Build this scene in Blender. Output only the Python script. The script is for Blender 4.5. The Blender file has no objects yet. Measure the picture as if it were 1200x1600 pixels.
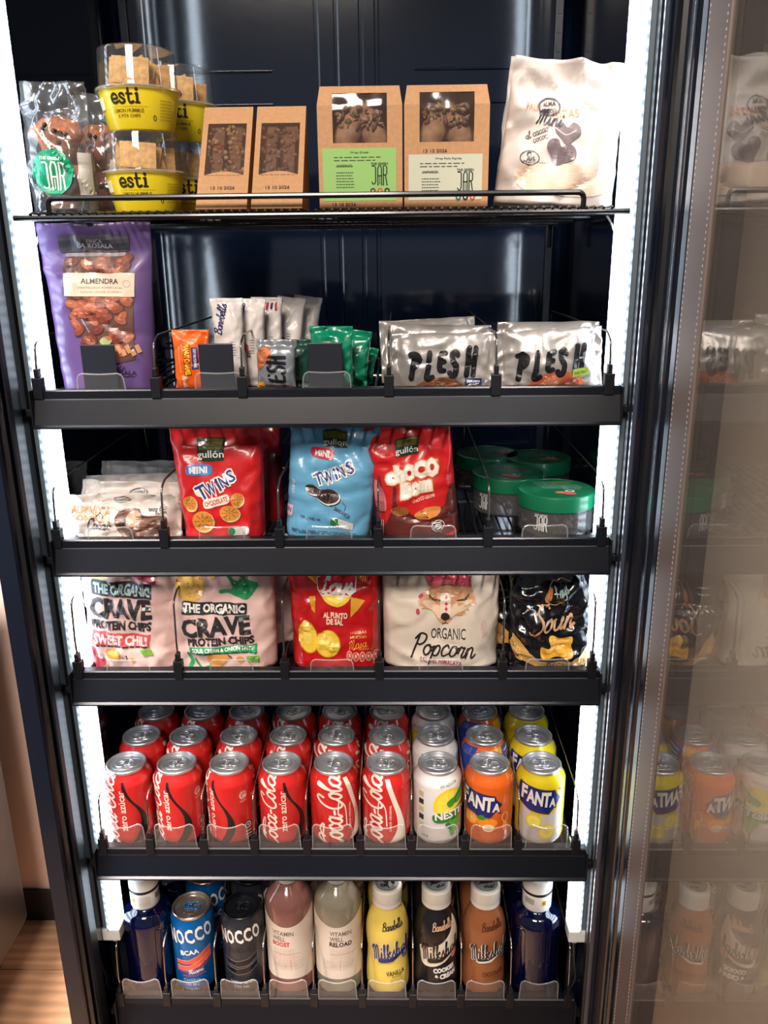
import bpy, bmesh, math, random
from math import sin, cos, pi, radians, sqrt
from mathutils import Vector, Matrix, noise
from mathutils.geometry import tessellate_polygon

sc = bpy.context.scene
COL = sc.collection

# ------------------------------------------------------------------ camera
cam = bpy.data.objects.new('camera', bpy.data.cameras.new('camera'))
COL.objects.link(cam); sc.camera = cam
yaw, pitch, roll, FPX = -.0189, .3035, .0109, 1280.6
F = Vector((sin(yaw)*cos(pitch), cos(yaw)*cos(pitch), -sin(pitch)))
r0 = Vector((cos(yaw), -sin(yaw), 0)); d0 = F.cross(r0)
Rv = cos(roll)*r0 + sin(roll)*d0; Dv = -sin(roll)*r0 + cos(roll)*d0
m = Matrix((Rv, -Dv, -F)).transposed().to_4x4(); m.translation = (.0822, -.9223, 1.40)
cam.matrix_world = m
cam.data.sensor_fit = 'VERTICAL'; cam.data.sensor_height = 32; cam.data.lens = FPX/1600*32
cam.data.clip_start = .02

# ------------------------------------------------------------------ world, lamps, exposure
w = bpy.data.worlds.new('world'); sc.world = w; w.use_nodes = True
bg = w.node_tree.nodes['Background']; bg.inputs[0].default_value = (.42, .46, .54, 1); bg.inputs[1].default_value = .26
LED_POWER = 6.5
def lamp(name, loc, tgt, sx, sy, e, col):
    l = bpy.data.lights.new(name, 'AREA'); l.shape = 'RECTANGLE'; l.size = sx; l.size_y = sy; l.energy = e; l.color = col
    o = bpy.data.objects.new(name, l); COL.objects.link(o); o.location = loc
    o.rotation_euler = (Vector(tgt)-Vector(loc)).to_track_quat('-Z', 'Y').to_euler(); return o
lamp('room_or_fill_lamp', (-.35, -2.1, 2.95), (0, 0, .9), .8, .8, 84, (1, .88, .78))
lamp('room_or_fill_lamp', (.62, -.50, 2.9), (.70, -.20, .8), .4, .4, 36, (1, .88, .82)).data.spread = radians(36)  # added narrow fill, only there to brighten the partition behind the door glass
lamp('room_or_fill_lamp', (-.95, -.60, 2.9), (-.78, .35, .2), .4, .4, 24, (1, .90, .84)).data.spread = radians(40)  # added narrow fill for the wall and floor at lower left, no real fitting
sc.view_settings.view_transform = 'Standard'; sc.view_settings.look = 'None'
sc.view_settings.gamma = 1; sc.view_settings.use_curve_mapping = False; sc.view_settings.exposure = .12
sc.cycles.max_bounces = 10; sc.cycles.transparent_max_bounces = 24; sc.cycles.caustics_reflective = False
sc.cycles.sample_clamp_indirect = 4

# ------------------------------------------------------------------ materials
def lin(c):
    return tuple(((x/255)/12.92 if x/255 <= .04045 else ((x/255+.055)/1.055)**2.4) for x in c[:3]) + (1,)
_M = {}
def M(name, col, rough=.5, metal=0, coat=0, emit=0, spec=.5, bump=0, bscale=60, bdist=.002, trans=0, ior=1.45, alpha=1, var=0):
    if name in _M: return _M[name]
    mt = bpy.data.materials.new(name); mt.use_nodes = True; nt = mt.node_tree; b = nt.nodes['Principled BSDF']
    b.inputs['Base Color'].default_value = lin(col); b.inputs['Roughness'].default_value = rough
    b.inputs['Metallic'].default_value = metal; b.inputs['Coat Weight'].default_value = coat; b.inputs['Coat Roughness'].default_value = .08
    b.inputs['Specular IOR Level'].default_value = spec
    b.inputs['Transmission Weight'].default_value = trans; b.inputs['IOR'].default_value = ior; b.inputs['Alpha'].default_value = alpha
    if emit:
        b.inputs['Emission Color'].default_value = lin(col); b.inputs['Emission Strength'].default_value = emit
    if bump or var:
        tc = nt.nodes.new('ShaderNodeTexCoord'); nz = nt.nodes.new('ShaderNodeTexNoise'); nz.inputs['Scale'].default_value = bscale
        nz.inputs['Detail'].default_value = 4
        nt.links.new(tc.outputs['Object'], nz.inputs['Vector'])
        if bump:
            bp = nt.nodes.new('ShaderNodeBump'); bp.inputs['Strength'].default_value = bump; bp.inputs['Distance'].default_value = bdist
            nt.links.new(nz.outputs['Fac'], bp.inputs['Height']); nt.links.new(bp.outputs['Normal'], b.inputs['Normal'])
        if var:
            rp = nt.nodes.new('ShaderNodeValToRGB'); c = lin(col)
            rp.color_ramp.elements[0].position = .35; rp.color_ramp.elements[1].position = .65
            rp.color_ramp.elements[0].color = tuple(x*(1-var) for x in c[:3])+(1,)
            rp.color_ramp.elements[1].color = tuple(min(1, x*(1+var)) for x in c[:3])+(1,)
            nt.links.new(nz.outputs['Fac'], rp.inputs['Fac']); nt.links.new(rp.outputs['Color'], b.inputs['Base Color'])
    _M[name] = mt; return mt
def M_print(name, rough=.4, metal=0, coat=0, bump=0, bscale=80):
    if name in _M: return _M[name]
    mt = M(name, (255, 255, 255), rough, metal, coat, bump=bump, bscale=bscale); nt = mt.node_tree
    a = nt.nodes.new('ShaderNodeAttribute'); a.attribute_name = 'ink'
    nt.links.new(a.outputs['Color'], nt.nodes['Principled BSDF'].inputs['Base Color']); return mt
def M_clear(name, tint=(255, 255, 255), power=5, base=.04, gain=1.0, rough=.03, haze=0, hazecol=(255, 255, 255), bump=0, bscale=40, bdist=.003):
    """thin clear plastic or glass sheet: transparent, with Fresnel reflection and a little haze"""
    if name in _M: return _M[name]
    mt = bpy.data.materials.new(name); mt.use_nodes = True; nt = mt.node_tree; N = nt.nodes; L = nt.links
    N.remove(N['Principled BSDF']); out = N['Material Output']
    tr = N.new('ShaderNodeBsdfTransparent'); tr.inputs[0].default_value = lin(tint)
    gl = N.new('ShaderNodeBsdfGlossy'); gl.inputs['Roughness'].default_value = rough
    lw = N.new('ShaderNodeLayerWeight'); lw.inputs['Blend'].default_value = .5
    pw = N.new('ShaderNodeMath'); pw.operation = 'POWER'; pw.inputs[1].default_value = power
    ml = N.new('ShaderNodeMath'); ml.operation = 'MULTIPLY_ADD'; ml.inputs[1].default_value = gain*(1-base); ml.inputs[2].default_value = base
    ml.use_clamp = True
    L.new(lw.outputs['Facing'], pw.inputs[0]); L.new(pw.outputs[0], ml.inputs[0])
    mx = N.new('ShaderNodeMixShader'); L.new(ml.outputs[0], mx.inputs[0]); L.new(gl.outputs[0], mx.inputs[2])
    src = tr.outputs[0]
    if haze:
        df = N.new('ShaderNodeBsdfDiffuse'); df.inputs[0].default_value = lin(hazecol)
        hm = N.new('ShaderNodeMixShader'); hm.inputs[0].default_value = haze
        L.new(tr.outputs[0], hm.inputs[1]); L.new(df.outputs[0], hm.inputs[2]); src = hm.outputs[0]
    L.new(src, mx.inputs[1]); L.new(mx.outputs[0], out.inputs[0])
    if bump:
        tc = N.new('ShaderNodeTexCoord'); nz = N.new('ShaderNodeTexNoise'); nz.inputs['Scale'].default_value = bscale
        bp = N.new('ShaderNodeBump'); bp.inputs['Strength'].default_value = bump; bp.inputs['Distance'].default_value = bdist
        L.new(tc.outputs['Object'], nz.inputs['Vector']); L.new(nz.outputs['Fac'], bp.inputs['Height'])
        L.new(bp.outputs['Normal'], gl.inputs['Normal']); L.new(bp.outputs['Normal'], lw.inputs['Normal'])
    _M[name] = mt; return mt
blk = lambda: M('gloss_black', (17, 22, 33), .22, coat=.3)
rail_m = lambda: M('rail_black', (14, 17, 25), .38, spec=.4, bump=.05, bscale=30)
wire_m = lambda: M('wire_black', (18, 20, 26), .3, coat=.3)
chrome = lambda: M('chrome', (190, 180, 170), .18, metal=1)
clipm = lambda: M('clip_black', (14, 16, 22), .45)
clear = lambda: M_clear('clear_plastic', gain=.9, base=.05)
stopm = lambda: M_clear('stop_plastic', gain=.9, base=.06, haze=.02)
stopedge = lambda: M_clear('stop_edge', gain=1, base=.12, haze=.16)
alu = lambda: M('can_aluminium', (222, 224, 228), .33, metal=.8)

# ------------------------------------------------------------------ mesh helpers
def link(name, me, mat, parent=None, smooth=False):
    if isinstance(me, bmesh.types.BMesh):
        bm = me; me = bpy.data.meshes.new(name); bm.to_mesh(me); bm.free()
    if mat is not None:
        for q in (mat if isinstance(mat, (list, tuple)) else [mat]): me.materials.append(q)
    if smooth is True:
        me.polygons.foreach_set('use_smooth', [True]*len(me.polygons))
    elif smooth:
        me.polygons.foreach_set('use_smooth', [True]*len(me.polygons)); me.set_sharp_from_angle(angle=radians(smooth))
    o = bpy.data.objects.new(name, me); COL.objects.link(o)
    if parent is not None: o.parent = parent
    return o
def tag(o, label=None, cat=None, group=None, kind=None):
    for k, v in (('label', label), ('category', cat), ('group', group), ('kind', kind)):
        if v: o[k] = v
    return o
def thing(name, loc, label, cat, group=None, rot=(0, 0, 0)):
    o = bpy.data.objects.new(name, None); COL.objects.link(o); o.empty_display_size = .02
    o.location = loc; o.rotation_euler = rot; return tag(o, label, cat, group)
def copy_tree(o, parent=None):
    c = o.copy(); COL.objects.link(c); c.parent = parent
    for ch in list(o.children): copy_tree(ch, c)
    return c
def box(bm, x0, x1, y0, y1, z0, z1, bev=0):
    vs = [bm.verts.new((x, y, z)) for x in (x0, x1) for y in (y0, y1) for z in (z0, z1)]
    fs = [bm.faces.new([vs[i] for i in f]) for f in ((0, 1, 3, 2), (4, 6, 7, 5), (0, 4, 5, 1), (2, 3, 7, 6), (0, 2, 6, 4), (1, 5, 7, 3))]
    if bev:
        es = list({e for f in fs for e in f.edges})
        bmesh.ops.bevel(bm, geom=es, offset=bev, segments=2, affect='EDGES', profile=.6)
def BX(*a, **k):
    bm = bmesh.new(); box(bm, *a, **k); return bm
def prism(bm, pts, z0, z1):
    a = [bm.verts.new((x, y, z0)) for x, y in pts]; b = [bm.verts.new((x, y, z1)) for x, y in pts]; n = len(pts)
    for i in range(n): bm.faces.new((a[i], a[(i+1) % n], b[(i+1) % n], b[i]))
    try: bm.faces.new(a[::-1]); bm.faces.new(b)
    except Exception: pass
    bmesh.ops.recalc_face_normals(bm, faces=bm.faces[:])
def prismx(bm, pts, x0, x1):
    """profile in (y,z) extruded along x"""
    a = [bm.verts.new((x0, y, z)) for y, z in pts]; b = [bm.verts.new((x1, y, z)) for y, z in pts]; n = len(pts)
    for i in range(n): bm.faces.new((a[i], a[(i+1) % n], b[(i+1) % n], b[i]))
    bm.faces.new(a[::-1]); bm.faces.new(b); bmesh.ops.recalc_face_normals(bm, faces=bm.faces[:])
def tube(bm, pts, r, n=8, closed=False, caps=True):
    pts = [Vector(p) for p in pts]; rings = []; N = len(pts); up = None
    for i, p in enumerate(pts):
        a = pts[i-1] if (i or closed) else p; b = pts[(i+1) % N] if (i < N-1 or closed) else p
        t = (b-a).normalized()
        if up is None:
            up = Vector((0, 0, 1)) if abs(t.z) < .9 else Vector((1, 0, 0))
        s = t.cross(up).normalized(); u = s.cross(t).normalized(); up = u
        rings.append([bm.verts.new(p + r*(cos(2*pi*k/n)*s + sin(2*pi*k/n)*u)) for k in range(n)])
    for i in range(N if closed else N-1):
        A, B = rings[i], rings[(i+1) % N]
        for k in range(n): bm.faces.new((A[k], A[(k+1) % n], B[(k+1) % n], B[k]))
    if caps and not closed:
        bm.faces.new(rings[0][::-1]); bm.faces.new(rings[-1])
    bmesh.ops.recalc_face_normals(bm, faces=bm.faces[:])
def spline(P, n=5, closed=False):
    P = [Vector(p) for p in P]; N = len(P); out = []
    if N < 3 and not closed: return P
    for i in range(N if closed else N-1):
        p0 = P[i-1] if (i or closed) else P[0]; p1 = P[i]; p2 = P[(i+1) % N]; p3 = P[(i+2) % N] if (i < N-2 or closed) else P[-1]
        for k in range(n):
            t = k/n; out.append(.5*((2*p1)+(p2-p0)*t+(2*p0-5*p1+4*p2-p3)*t*t+(3*p1-p0-3*p2+p3)*t*t*t))
    if not closed: out.append(P[-1])
    return out
def fillet(P, r, n=4):
    """round the corners of an open 3-D polyline"""
    P = [Vector(p) for p in P]; out = [P[0]]
    for i in range(1, len(P)-1):
        a = (P[i-1]-P[i]); b = (P[i+1]-P[i]); q = min(r, a.length*.45, b.length*.45); A = P[i]+a.normalized()*q; B = P[i]+b.normalized()*q
        for k in range(n+1):
            t = k/n; out.append((1-t)**2*A+2*t*(1-t)*P[i]+t*t*B)
    return out+[P[-1]]
def lathe(bm, prof, n=40, cap0=False, cap1=False):
    rings = []
    for r, z in prof: rings.append([bm.verts.new((r*sin(2*pi*k/n), -r*cos(2*pi*k/n), z)) for k in range(n)])
    for A, B in zip(rings, rings[1:]):
        for k in range(n): bm.faces.new((A[k], A[(k+1) % n], B[(k+1) % n], B[k]))
    if cap0: bm.faces.new(rings[0][::-1])
    if cap1: bm.faces.new(rings[-1])
def LA(*a, **k):
    bm = bmesh.new(); lathe(bm, *a, **k); return bm
def ellipsoid(bm, c, rx, ry, rz, rot=0, nz=0, seed=0, sub=2, ax='Y'):
    r = bmesh.ops.create_icosphere(bm, subdivisions=sub, radius=1)
    R = Matrix.Rotation(rot, 3, ax)
    for v in r['verts']:
        p = v.co.copy(); k = 1+nz*noise.noise(p*1.7+Vector((seed*3.1, seed, 0)))
        v.co = R @ Vector((p.x*rx*k, p.y*ry*k, p.z*rz*k)) + Vector(c)

# ------------------------------------------------------------------ printed artwork laid on curved surfaces
_T = {}
_tc = bpy.data.curves.new('lettering_source', 'FONT'); _to = bpy.data.objects.new('lettering_source', _tc)
def glyphs(s, bold=0.0):
    k = (s, bold)
    if k not in _T:
        _tc.body = s; _tc.offset = bold; _tc.resolution_u = 2
        me = _to.to_mesh(); vs = [(v.co.x, v.co.y) for v in me.vertices]; fs = [tuple(p.vertices) for p in me.polygons]
        _to.to_mesh_clear()
        xs = [v[0] for v in vs] or [0, 1]; ys = [v[1] for v in vs] or [0, 1]
        _T[k] = (vs, fs, (min(xs), max(xs), min(ys), max(ys)))
    return _T[k]
SCR = {  # joined handwriting: strokes in em units, then the advance
 'a': ([[(.42,.40),(.25,.5),(.08,.35),(.08,.12),(.22,0),(.36,.15),(.43,.47)],[(.43,.47),(.40,.12),(.48,0),(.6,.12)]],.55),
 'b': ([[(.02,.3),(.2,.7),(.26,.95),(.15,.95),(.1,.5),(.12,.05),(.28,0),(.38,.2),(.35,.42),(.22,.46)],[(.36,.40),(.5,.4)]],.46),
 'c': ([[(.38,.4),(.28,.5),(.1,.4),(.06,.18),(.2,0),(.44,.14)]],.42),
 'e': ([[(.02,.14),(.25,.22),(.35,.38),(.25,.5),(.1,.35),(.08,.12),(.22,0),(.44,.14)]],.42),
 'h': ([[(.02,.3),(.2,.75),(.24,.95),(.13,.9),(.08,.5),(.08,0)],[(.09,.25),(.22,.48),(.32,.42),(.32,.1),(.4,0),(.52,.14)]],.5),
 'i': ([[(.02,.2),(.1,.48),(.08,.12),(.16,0),(.3,.14)],[(.14,.68),(.17,.74)]],.28),
 'k': ([[(.02,.3),(.2,.75),(.24,.95),(.13,.9),(.08,.5),(.08,0)],[(.1,.22),(.3,.48),(.33,.36),(.14,.24),(.3,.04),(.48,.12)]],.46),
 'l': ([[(.02,.3),(.2,.7),(.25,.95),(.14,.95),(.08,.5),(.1,.08),(.2,0),(.32,.14)]],.3),
 'm': ([[(.02,.2),(.08,.46),(.08,0)],[(.09,.3),(.2,.49),(.28,.4),(.28,0)],[(.29,.3),(.42,.49),(.5,.4),(.5,.1),(.58,0),(.7,.14)]],.68),
 'n': ([[(.02,.2),(.08,.46),(.08,0)],[(.09,.3),(.22,.49),(.32,.4),(.32,.1),(.4,0),(.52,.14)]],.5),
 'o': ([[(.3,.48),(.12,.42),(.06,.18),(.2,0),(.36,.12),(.38,.36),(.26,.48),(.34,.38),(.5,.42)]],.46),
 'p': ([[(.02,.2),(.1,.48),(.06,-.1),(.04,-.4)],[(.09,.25),(.22,.49),(.38,.38),(.34,.08),(.2,0),(.1,.08)]],.46),
 'r': ([[(.02,.2),(.1,.5),(.2,.44),(.3,.46),(.24,.1),(.32,0),(.42,.14)]],.4),
 's': ([[(.02,.14),(.24,.52),(.2,.36),(.32,.16),(.2,0),(.06,.06)],[(.3,.1),(.42,.14)]],.38),
 't': ([[(.16,.8),(.1,.3),(.14,.02),(.24,0),(.34,.14)],[(-.02,.52),(.32,.56)]],.32),
 'u': ([[(.02,.3),(.08,.48),(.08,.12),(.2,0),(.34,.15),(.38,.47)],[(.38,.47),(.36,.12),(.44,0),(.54,.14)]],.52),
 'y': ([[(.04,.46),(.08,.16),(.2,.08),(.34,.2),(.38,.47)],[(.38,.47),(.34,-.1),(.22,-.36),(.06,-.3)]],.44),
 'z': ([[(.04,.45),(.36,.46),(.06,.02),(.42,.06)]],.44),
 'B': ([[(.16,.85),(.12,.4),(.1,0)],[(.02,.7),(.2,.95),(.5,.9),(.48,.62),(.2,.5),(.5,.46),(.58,.2),(.4,0),(.06,.02)]],.62),
 'C': ([[(.62,.72),(.66,.92),(.46,.98),(.2,.75),(.08,.35),(.2,.03),(.44,0),(.68,.22)]],.62),
 'L': ([[(.4,.8),(.38,1.0),(.24,.9),(.22,.4),(.12,.05),(.04,.08),(.12,.14),(.36,0),(.56,.1)]],.56),
 'M': ([[(.0,.7),(.14,.95),(.16,.5),(.08,.02)],[(.16,.8),(.3,.98),(.36,.5),(.3,.06)],[(.36,.6),(.52,.98),(.6,.8),(.54,.2),(.64,0),(.78,.14)]],.78),
 'N': ([[(.08,0),(.12,.5),(.16,.95)],[(.16,.95),(.4,.05)],[(.4,.05),(.44,.6),(.56,1.0)]],.6),
 'P': ([[(.16,.9),(.12,.4),(.06,-.15)],[(.0,.72),(.2,.98),(.5,.9),(.5,.6),(.3,.45),(.14,.5)]],.52),
 'A': ([[(.0,0),(.22,.5),(.36,.96)],[(.36,.96),(.42,.4),(.5,0)],[(.12,.34),(.48,.36)]],.56),
 'S': ([[(.66,.86),(.56,1.02),(.3,.95),(.2,.74),(.42,.5),(.46,.18),(.22,-.08),(.0,.02)]],.52),
 '-': ([[(.06,.28),(.26,.3)]],.32), ' ': ([],.3), '!': ([[(.16,.9),(.1,.3)],[(.08,.05),(.09,.0)]],.24),
}
class Art:
    """flat print described in photo pixels (x right, y down) round an origin, scaled to metres on the pack"""
    def __init__(s, ox=0, oy=0, sx=.001, sy=.001):
        s.ox, s.oy, s.sx, s.sy = ox, oy, sx, sy; s.bm = bmesh.new(); s.ink = s.bm.verts.layers.float_color.new('ink') if 0 else None
        s.V = []; s.Fc = []
    def put(s, vs, fs, col, layer):
        b = len(s.V); s.V += [((x-s.ox)*s.sx, (s.oy-y)*s.sy, layer) for x, y in vs]
        c = lin(col); s.Fc += [(tuple(b+i for i in f), c) for f in fs]
    def poly(s, pts, col, layer=1):
        t = tessellate_polygon([[Vector((x, y, 0)) for x, y in pts]])
        s.put([(x, y) for x, y in pts], t, col, layer); return s
    def blob(s, pts, col, layer=1, n=4):
        return s.poly([(p.x, p.y) for p in spline([(x, y, 0) for x, y in pts], n, True)], col, layer)
    def rect(s, x0, y0, x1, y1, col, layer=1, r=0, ang=0):
        cx, cy = (x0+x1)/2, (y0+y1)/2; a, b = abs(x1-x0)/2, abs(y1-y0)/2; P = []
        if r:
            for qx, qy, t0 in ((1, 1, 0), (-1, 1, 90), (-1, -1, 180), (1, -1, 270)):
                for k in range(4):
                    t = radians(t0+k*30); P.append((qx*(a-r)+r*cos(t), qy*(b-r)+r*sin(t)))
        else: P = [(a, b), (-a, b), (-a, -b), (a, -b)]
        ca, sa = cos(ang), sin(ang)
        return s.poly([(cx+x*ca+y*sa, cy-x*sa+y*ca) for x, y in P], col, layer)
    def ell(s, cx, cy, rx, ry=None, col=(0, 0, 0), layer=1, n=24, ang=0):
        ry = ry or rx; ca, sa = cos(ang), sin(ang)
        return s.poly([(cx+rx*cos(2*pi*k/n)*ca+ry*sin(2*pi*k/n)*sa, cy-rx*cos(2*pi*k/n)*sa+ry*sin(2*pi*k/n)*ca) for k in range(n)], col, layer)
    def ring(s, cx, cy, rx, ry, wd, col, layer=1, n=28, ang=0):
        return s.stroke([(cx+rx*cos(2*pi*k/n), cy+ry*sin(2*pi*k/n)) for k in range(n)], wd, col, layer, closed=True)
    def stroke(s, pts, wd, col, layer=1, smooth=0, closed=False, taper=False, cap=True):
        P = [Vector((x, y)) for x, y in pts]
        if smooth: P = [Vector((p.x, p.y)) for p in spline([(p.x, p.y, 0) for p in P], smooth, closed)]
        N = len(P); V = []; Fs = []
        for i, p in enumerate(P):
            a = P[i-1] if (i or closed) else p; b = P[(i+1) % N] if (i < N-1 or closed) else p
            t = b-a
            if t.length < 1e-9: t = Vector((1, 0))
            t.normalize(); nn = Vector((-t.y, t.x)); h = wd/2
            if taper: h *= .35+.65*sin(pi*min(1, max(0, (i+.3)/(N-.4))))
            V += [(p.x+nn.x*h, p.y+nn.y*h), (p.x-nn.x*h, p.y-nn.y*h)]
        for i in range(N if closed else N-1):
            j = (i+1) % N; Fs.append((2*i, 2*i+1, 2*j+1, 2*j))
        s.put(V, Fs, col, layer)
        if cap and not closed and wd > 0:
            for p in (P[0], P[-1]):
                h = wd/2*(.4 if taper else 1); s.ell(p.x, p.y, h, h, col, layer, n=8)
        return s
    def text(s, t, cx, cy, wd, ht, col, ang=0, bold=.0, shear=0, layer=2, arc=0):
        vs, fs, (x0, x1, y0, y1) = glyphs(t, bold); ca, sa = cos(ang), sin(ang); out = []
        for x, y in vs:
            a = ((x-x0)/(x1-x0)-.5); b = ((y-y0)/(y1-y0)-.5)
            X = a*wd+shear*b*ht; Y = b*ht - arc*(a*2)**2
            out.append((cx+X*ca-Y*sa, cy-(X*sa+Y*ca)))
        s.put(out, fs, col, layer); return s
    def script(s, t, cx, cy, wd, ht, col, ang=0, pen=.1, shear=.25, layer=2, tap=False):
        st = []; x = 0
        for ch in t:
            g, adv = SCR.get(ch, SCR['o'])
            for q in g: st.append([(x+a+shear*b, b) for a, b in q])
            x += adv
        ca, sa = cos(ang), sin(ang); W = x; kx = wd/W; ky = ht
        for q in st:
            P = []
            for a, b in q:
                X = (a-W/2)*kx; Y = (b-.45)*ky; P.append((cx+X*ca-Y*sa, cy-(X*sa+Y*ca)))
            s.stroke(P, pen*ht, col, layer, smooth=4, taper=tap)
        return s
    def lines(s, x0, y0, x1, n, dy, col, th=1.0, layer=2, rnd=None, gap=.15):
        """rows of tiny body copy as broken dashes"""
        rnd = rnd or random.Random(int(x0+y0))
        for i in range(n):
            x = x0; y = y0+i*dy; xe = x1-rnd.random()*(x1-x0)*gap
            while x < xe:
                l = (x1-x0)*(.05+.10*rnd.random()); s.rect(x, y-th/2, min(xe, x+l), y+th/2, col, layer); x += l+(x1-x0)*.03
        return s
    def build(s, fn, cell=.004, name='printed_design', parent=None, mat=None, base=.0005, step=.00014, cellv=None, cuts=None):
        bm = bmesh.new(); ly = bm.faces.layers.int.new('c'); cols = []; ci = {}
        vs = [bm.verts.new(v) for v in s.V]
        for f, c in s.Fc:
            try: fc = bm.faces.new([vs[i] for i in f])
            except Exception: continue
            if c not in ci: ci[c] = len(cols); cols.append(c)
            fc[ly] = ci[c]
        if cuts and s.V:
            for ax in (0, 1):
                lo = min(v[ax] for v in s.V); hi = max(v[ax] for v in s.V)
                for c in cuts[ax]:
                    if lo < c < hi: bmesh.ops.bisect_plane(bm, geom=bm.verts[:]+bm.edges[:]+bm.faces[:], plane_co=(c*(ax == 0), c*(ax == 1), 0), plane_no=(ax == 0, ax == 1, 0), dist=1e-7)
        elif cell and s.V:
            xs = [v[0] for v in s.V]; ys = [v[1] for v in s.V]
            x = (min(xs)//cell+1)*cell
            while x < max(xs):
                bmesh.ops.bisect_plane(bm, geom=bm.verts[:]+bm.edges[:]+bm.faces[:], plane_co=(x, 0, 0), plane_no=(1, 0, 0), dist=1e-7); x += cell
            cv = cellv if cellv is not None else cell
            if cv:
                y = (min(ys)//cv+1)*cv
                while y < max(ys):
                    bmesh.ops.bisect_plane(bm, geom=bm.verts[:]+bm.edges[:]+bm.faces[:], plane_co=(0, y, 0), plane_no=(0, 1, 0), dist=1e-7); y += cv
        for v in bm.verts:
            v.co = fn(v.co.x, v.co.y, base+step*v.co.z)
        bm.faces.ensure_lookup_table()
        idx = [f[ly] for f in bm.faces]; me = bpy.data.meshes.new(name); bm.to_mesh(me); bm.free()
        at = me.color_attributes.new('ink', 'FLOAT_COLOR', 'CORNER'); buf = []
        for p, i in zip(me.polygons, idx): buf += list(cols[i])*len(p.vertices)
        at.data.foreach_set('color', buf)
        return link(name, me, mat or M_print('ink_gloss', .35), parent)
def cylmap(R):
    """R: radius or function of height"""
    rf = R if callable(R) else (lambda z: R)
    def f(u, v, h):
        r = rf(v); a = u/(R if not callable(R) else R.ref); return Vector(((r+h)*sin(a), -(r+h)*cos(a), v))
    return f
def flatmap(y=0):
    return lambda u, v, h: Vector((u, y-h, v))
def green_jar(A, cx, cy, wd, ht, col, layer=3, ang=0, head=True):
    """tall narrow outline letters J A R with small capitals above"""
    ca, sa = cos(ang), sin(ang)
    def T(P): return [(cx+x*wd*ca-y*ht*sa, cy-(x*wd*sa+y*ht*ca)) for x, y in P]
    pw = wd*.075
    A.stroke(T([(-.45,.5),(-.3,.5),(-.24,.42),(-.24,-.3),(-.3,-.44),(-.42,-.44),(-.46,-.35)]), pw, col, layer)
    A.stroke(T([(-.1,-.5),(-.1,.35),(-.04,.5),(.08,.5),(.13,.35),(.13,-.5)]), pw, col, layer)
    A.stroke(T([(-.1,-.02),(.13,-.02)]), pw, col, layer); A.stroke(T([(.015,-.45),(.015,-.1)]), pw*.6, col, layer)
    A.stroke(T([(.25,-.5),(.25,.5),(.4,.5),(.46,.42),(.46,.1),(.4,.02),(.26,.02)]), pw, col, layer)
    A.stroke(T([(.38,0),(.47,-.5)]), pw, col, layer)
    if head: A.text('THE GREEN', cx-ht*.60*(-sa), cy-ht*.60*ca*1.0 - 0, wd*.95, ht*.11, col, ang, .02, layer=layer)
    return A
FAT = {'P': [[(.1,0),(.18,.5),(.25,.85)],[(.0,.95),(.3,1.0),(.6,.85),(.5,.6),(.22,.45)]],
       'L': [[(.22,1.0),(.15,.5),(.05,.1),(.2,.02),(.5,.1)]],
       'E': [[(.55,.95),(.2,.9),(.12,.5),(.14,.1),(.5,.06)],[(.14,.5),(.48,.54)]],
       'S': [[(.58,.85),(.4,1.0),(.15,.85),(.25,.6),(.5,.4),(.45,.1),(.2,0),(.0,.15)]],
       'H': [[(.12,1.0),(.1,.5),(.06,0)],[(.55,1.0),(.5,.5),(.5,0)],[(.1,.5),(.52,.55)]]}
def fat_word(A, word, boxes, pen, col, layer=3):
    """boxes: (x, ybase, width, height, tilt) for each letter"""
    for ch, (x, y, wd, ht, tl) in zip(word, boxes):
        for q in FAT[ch]:
            A.stroke([(x+a*wd+b*tl, y-b*ht) for a, b in q], pen, col, layer, smooth=5)

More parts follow.
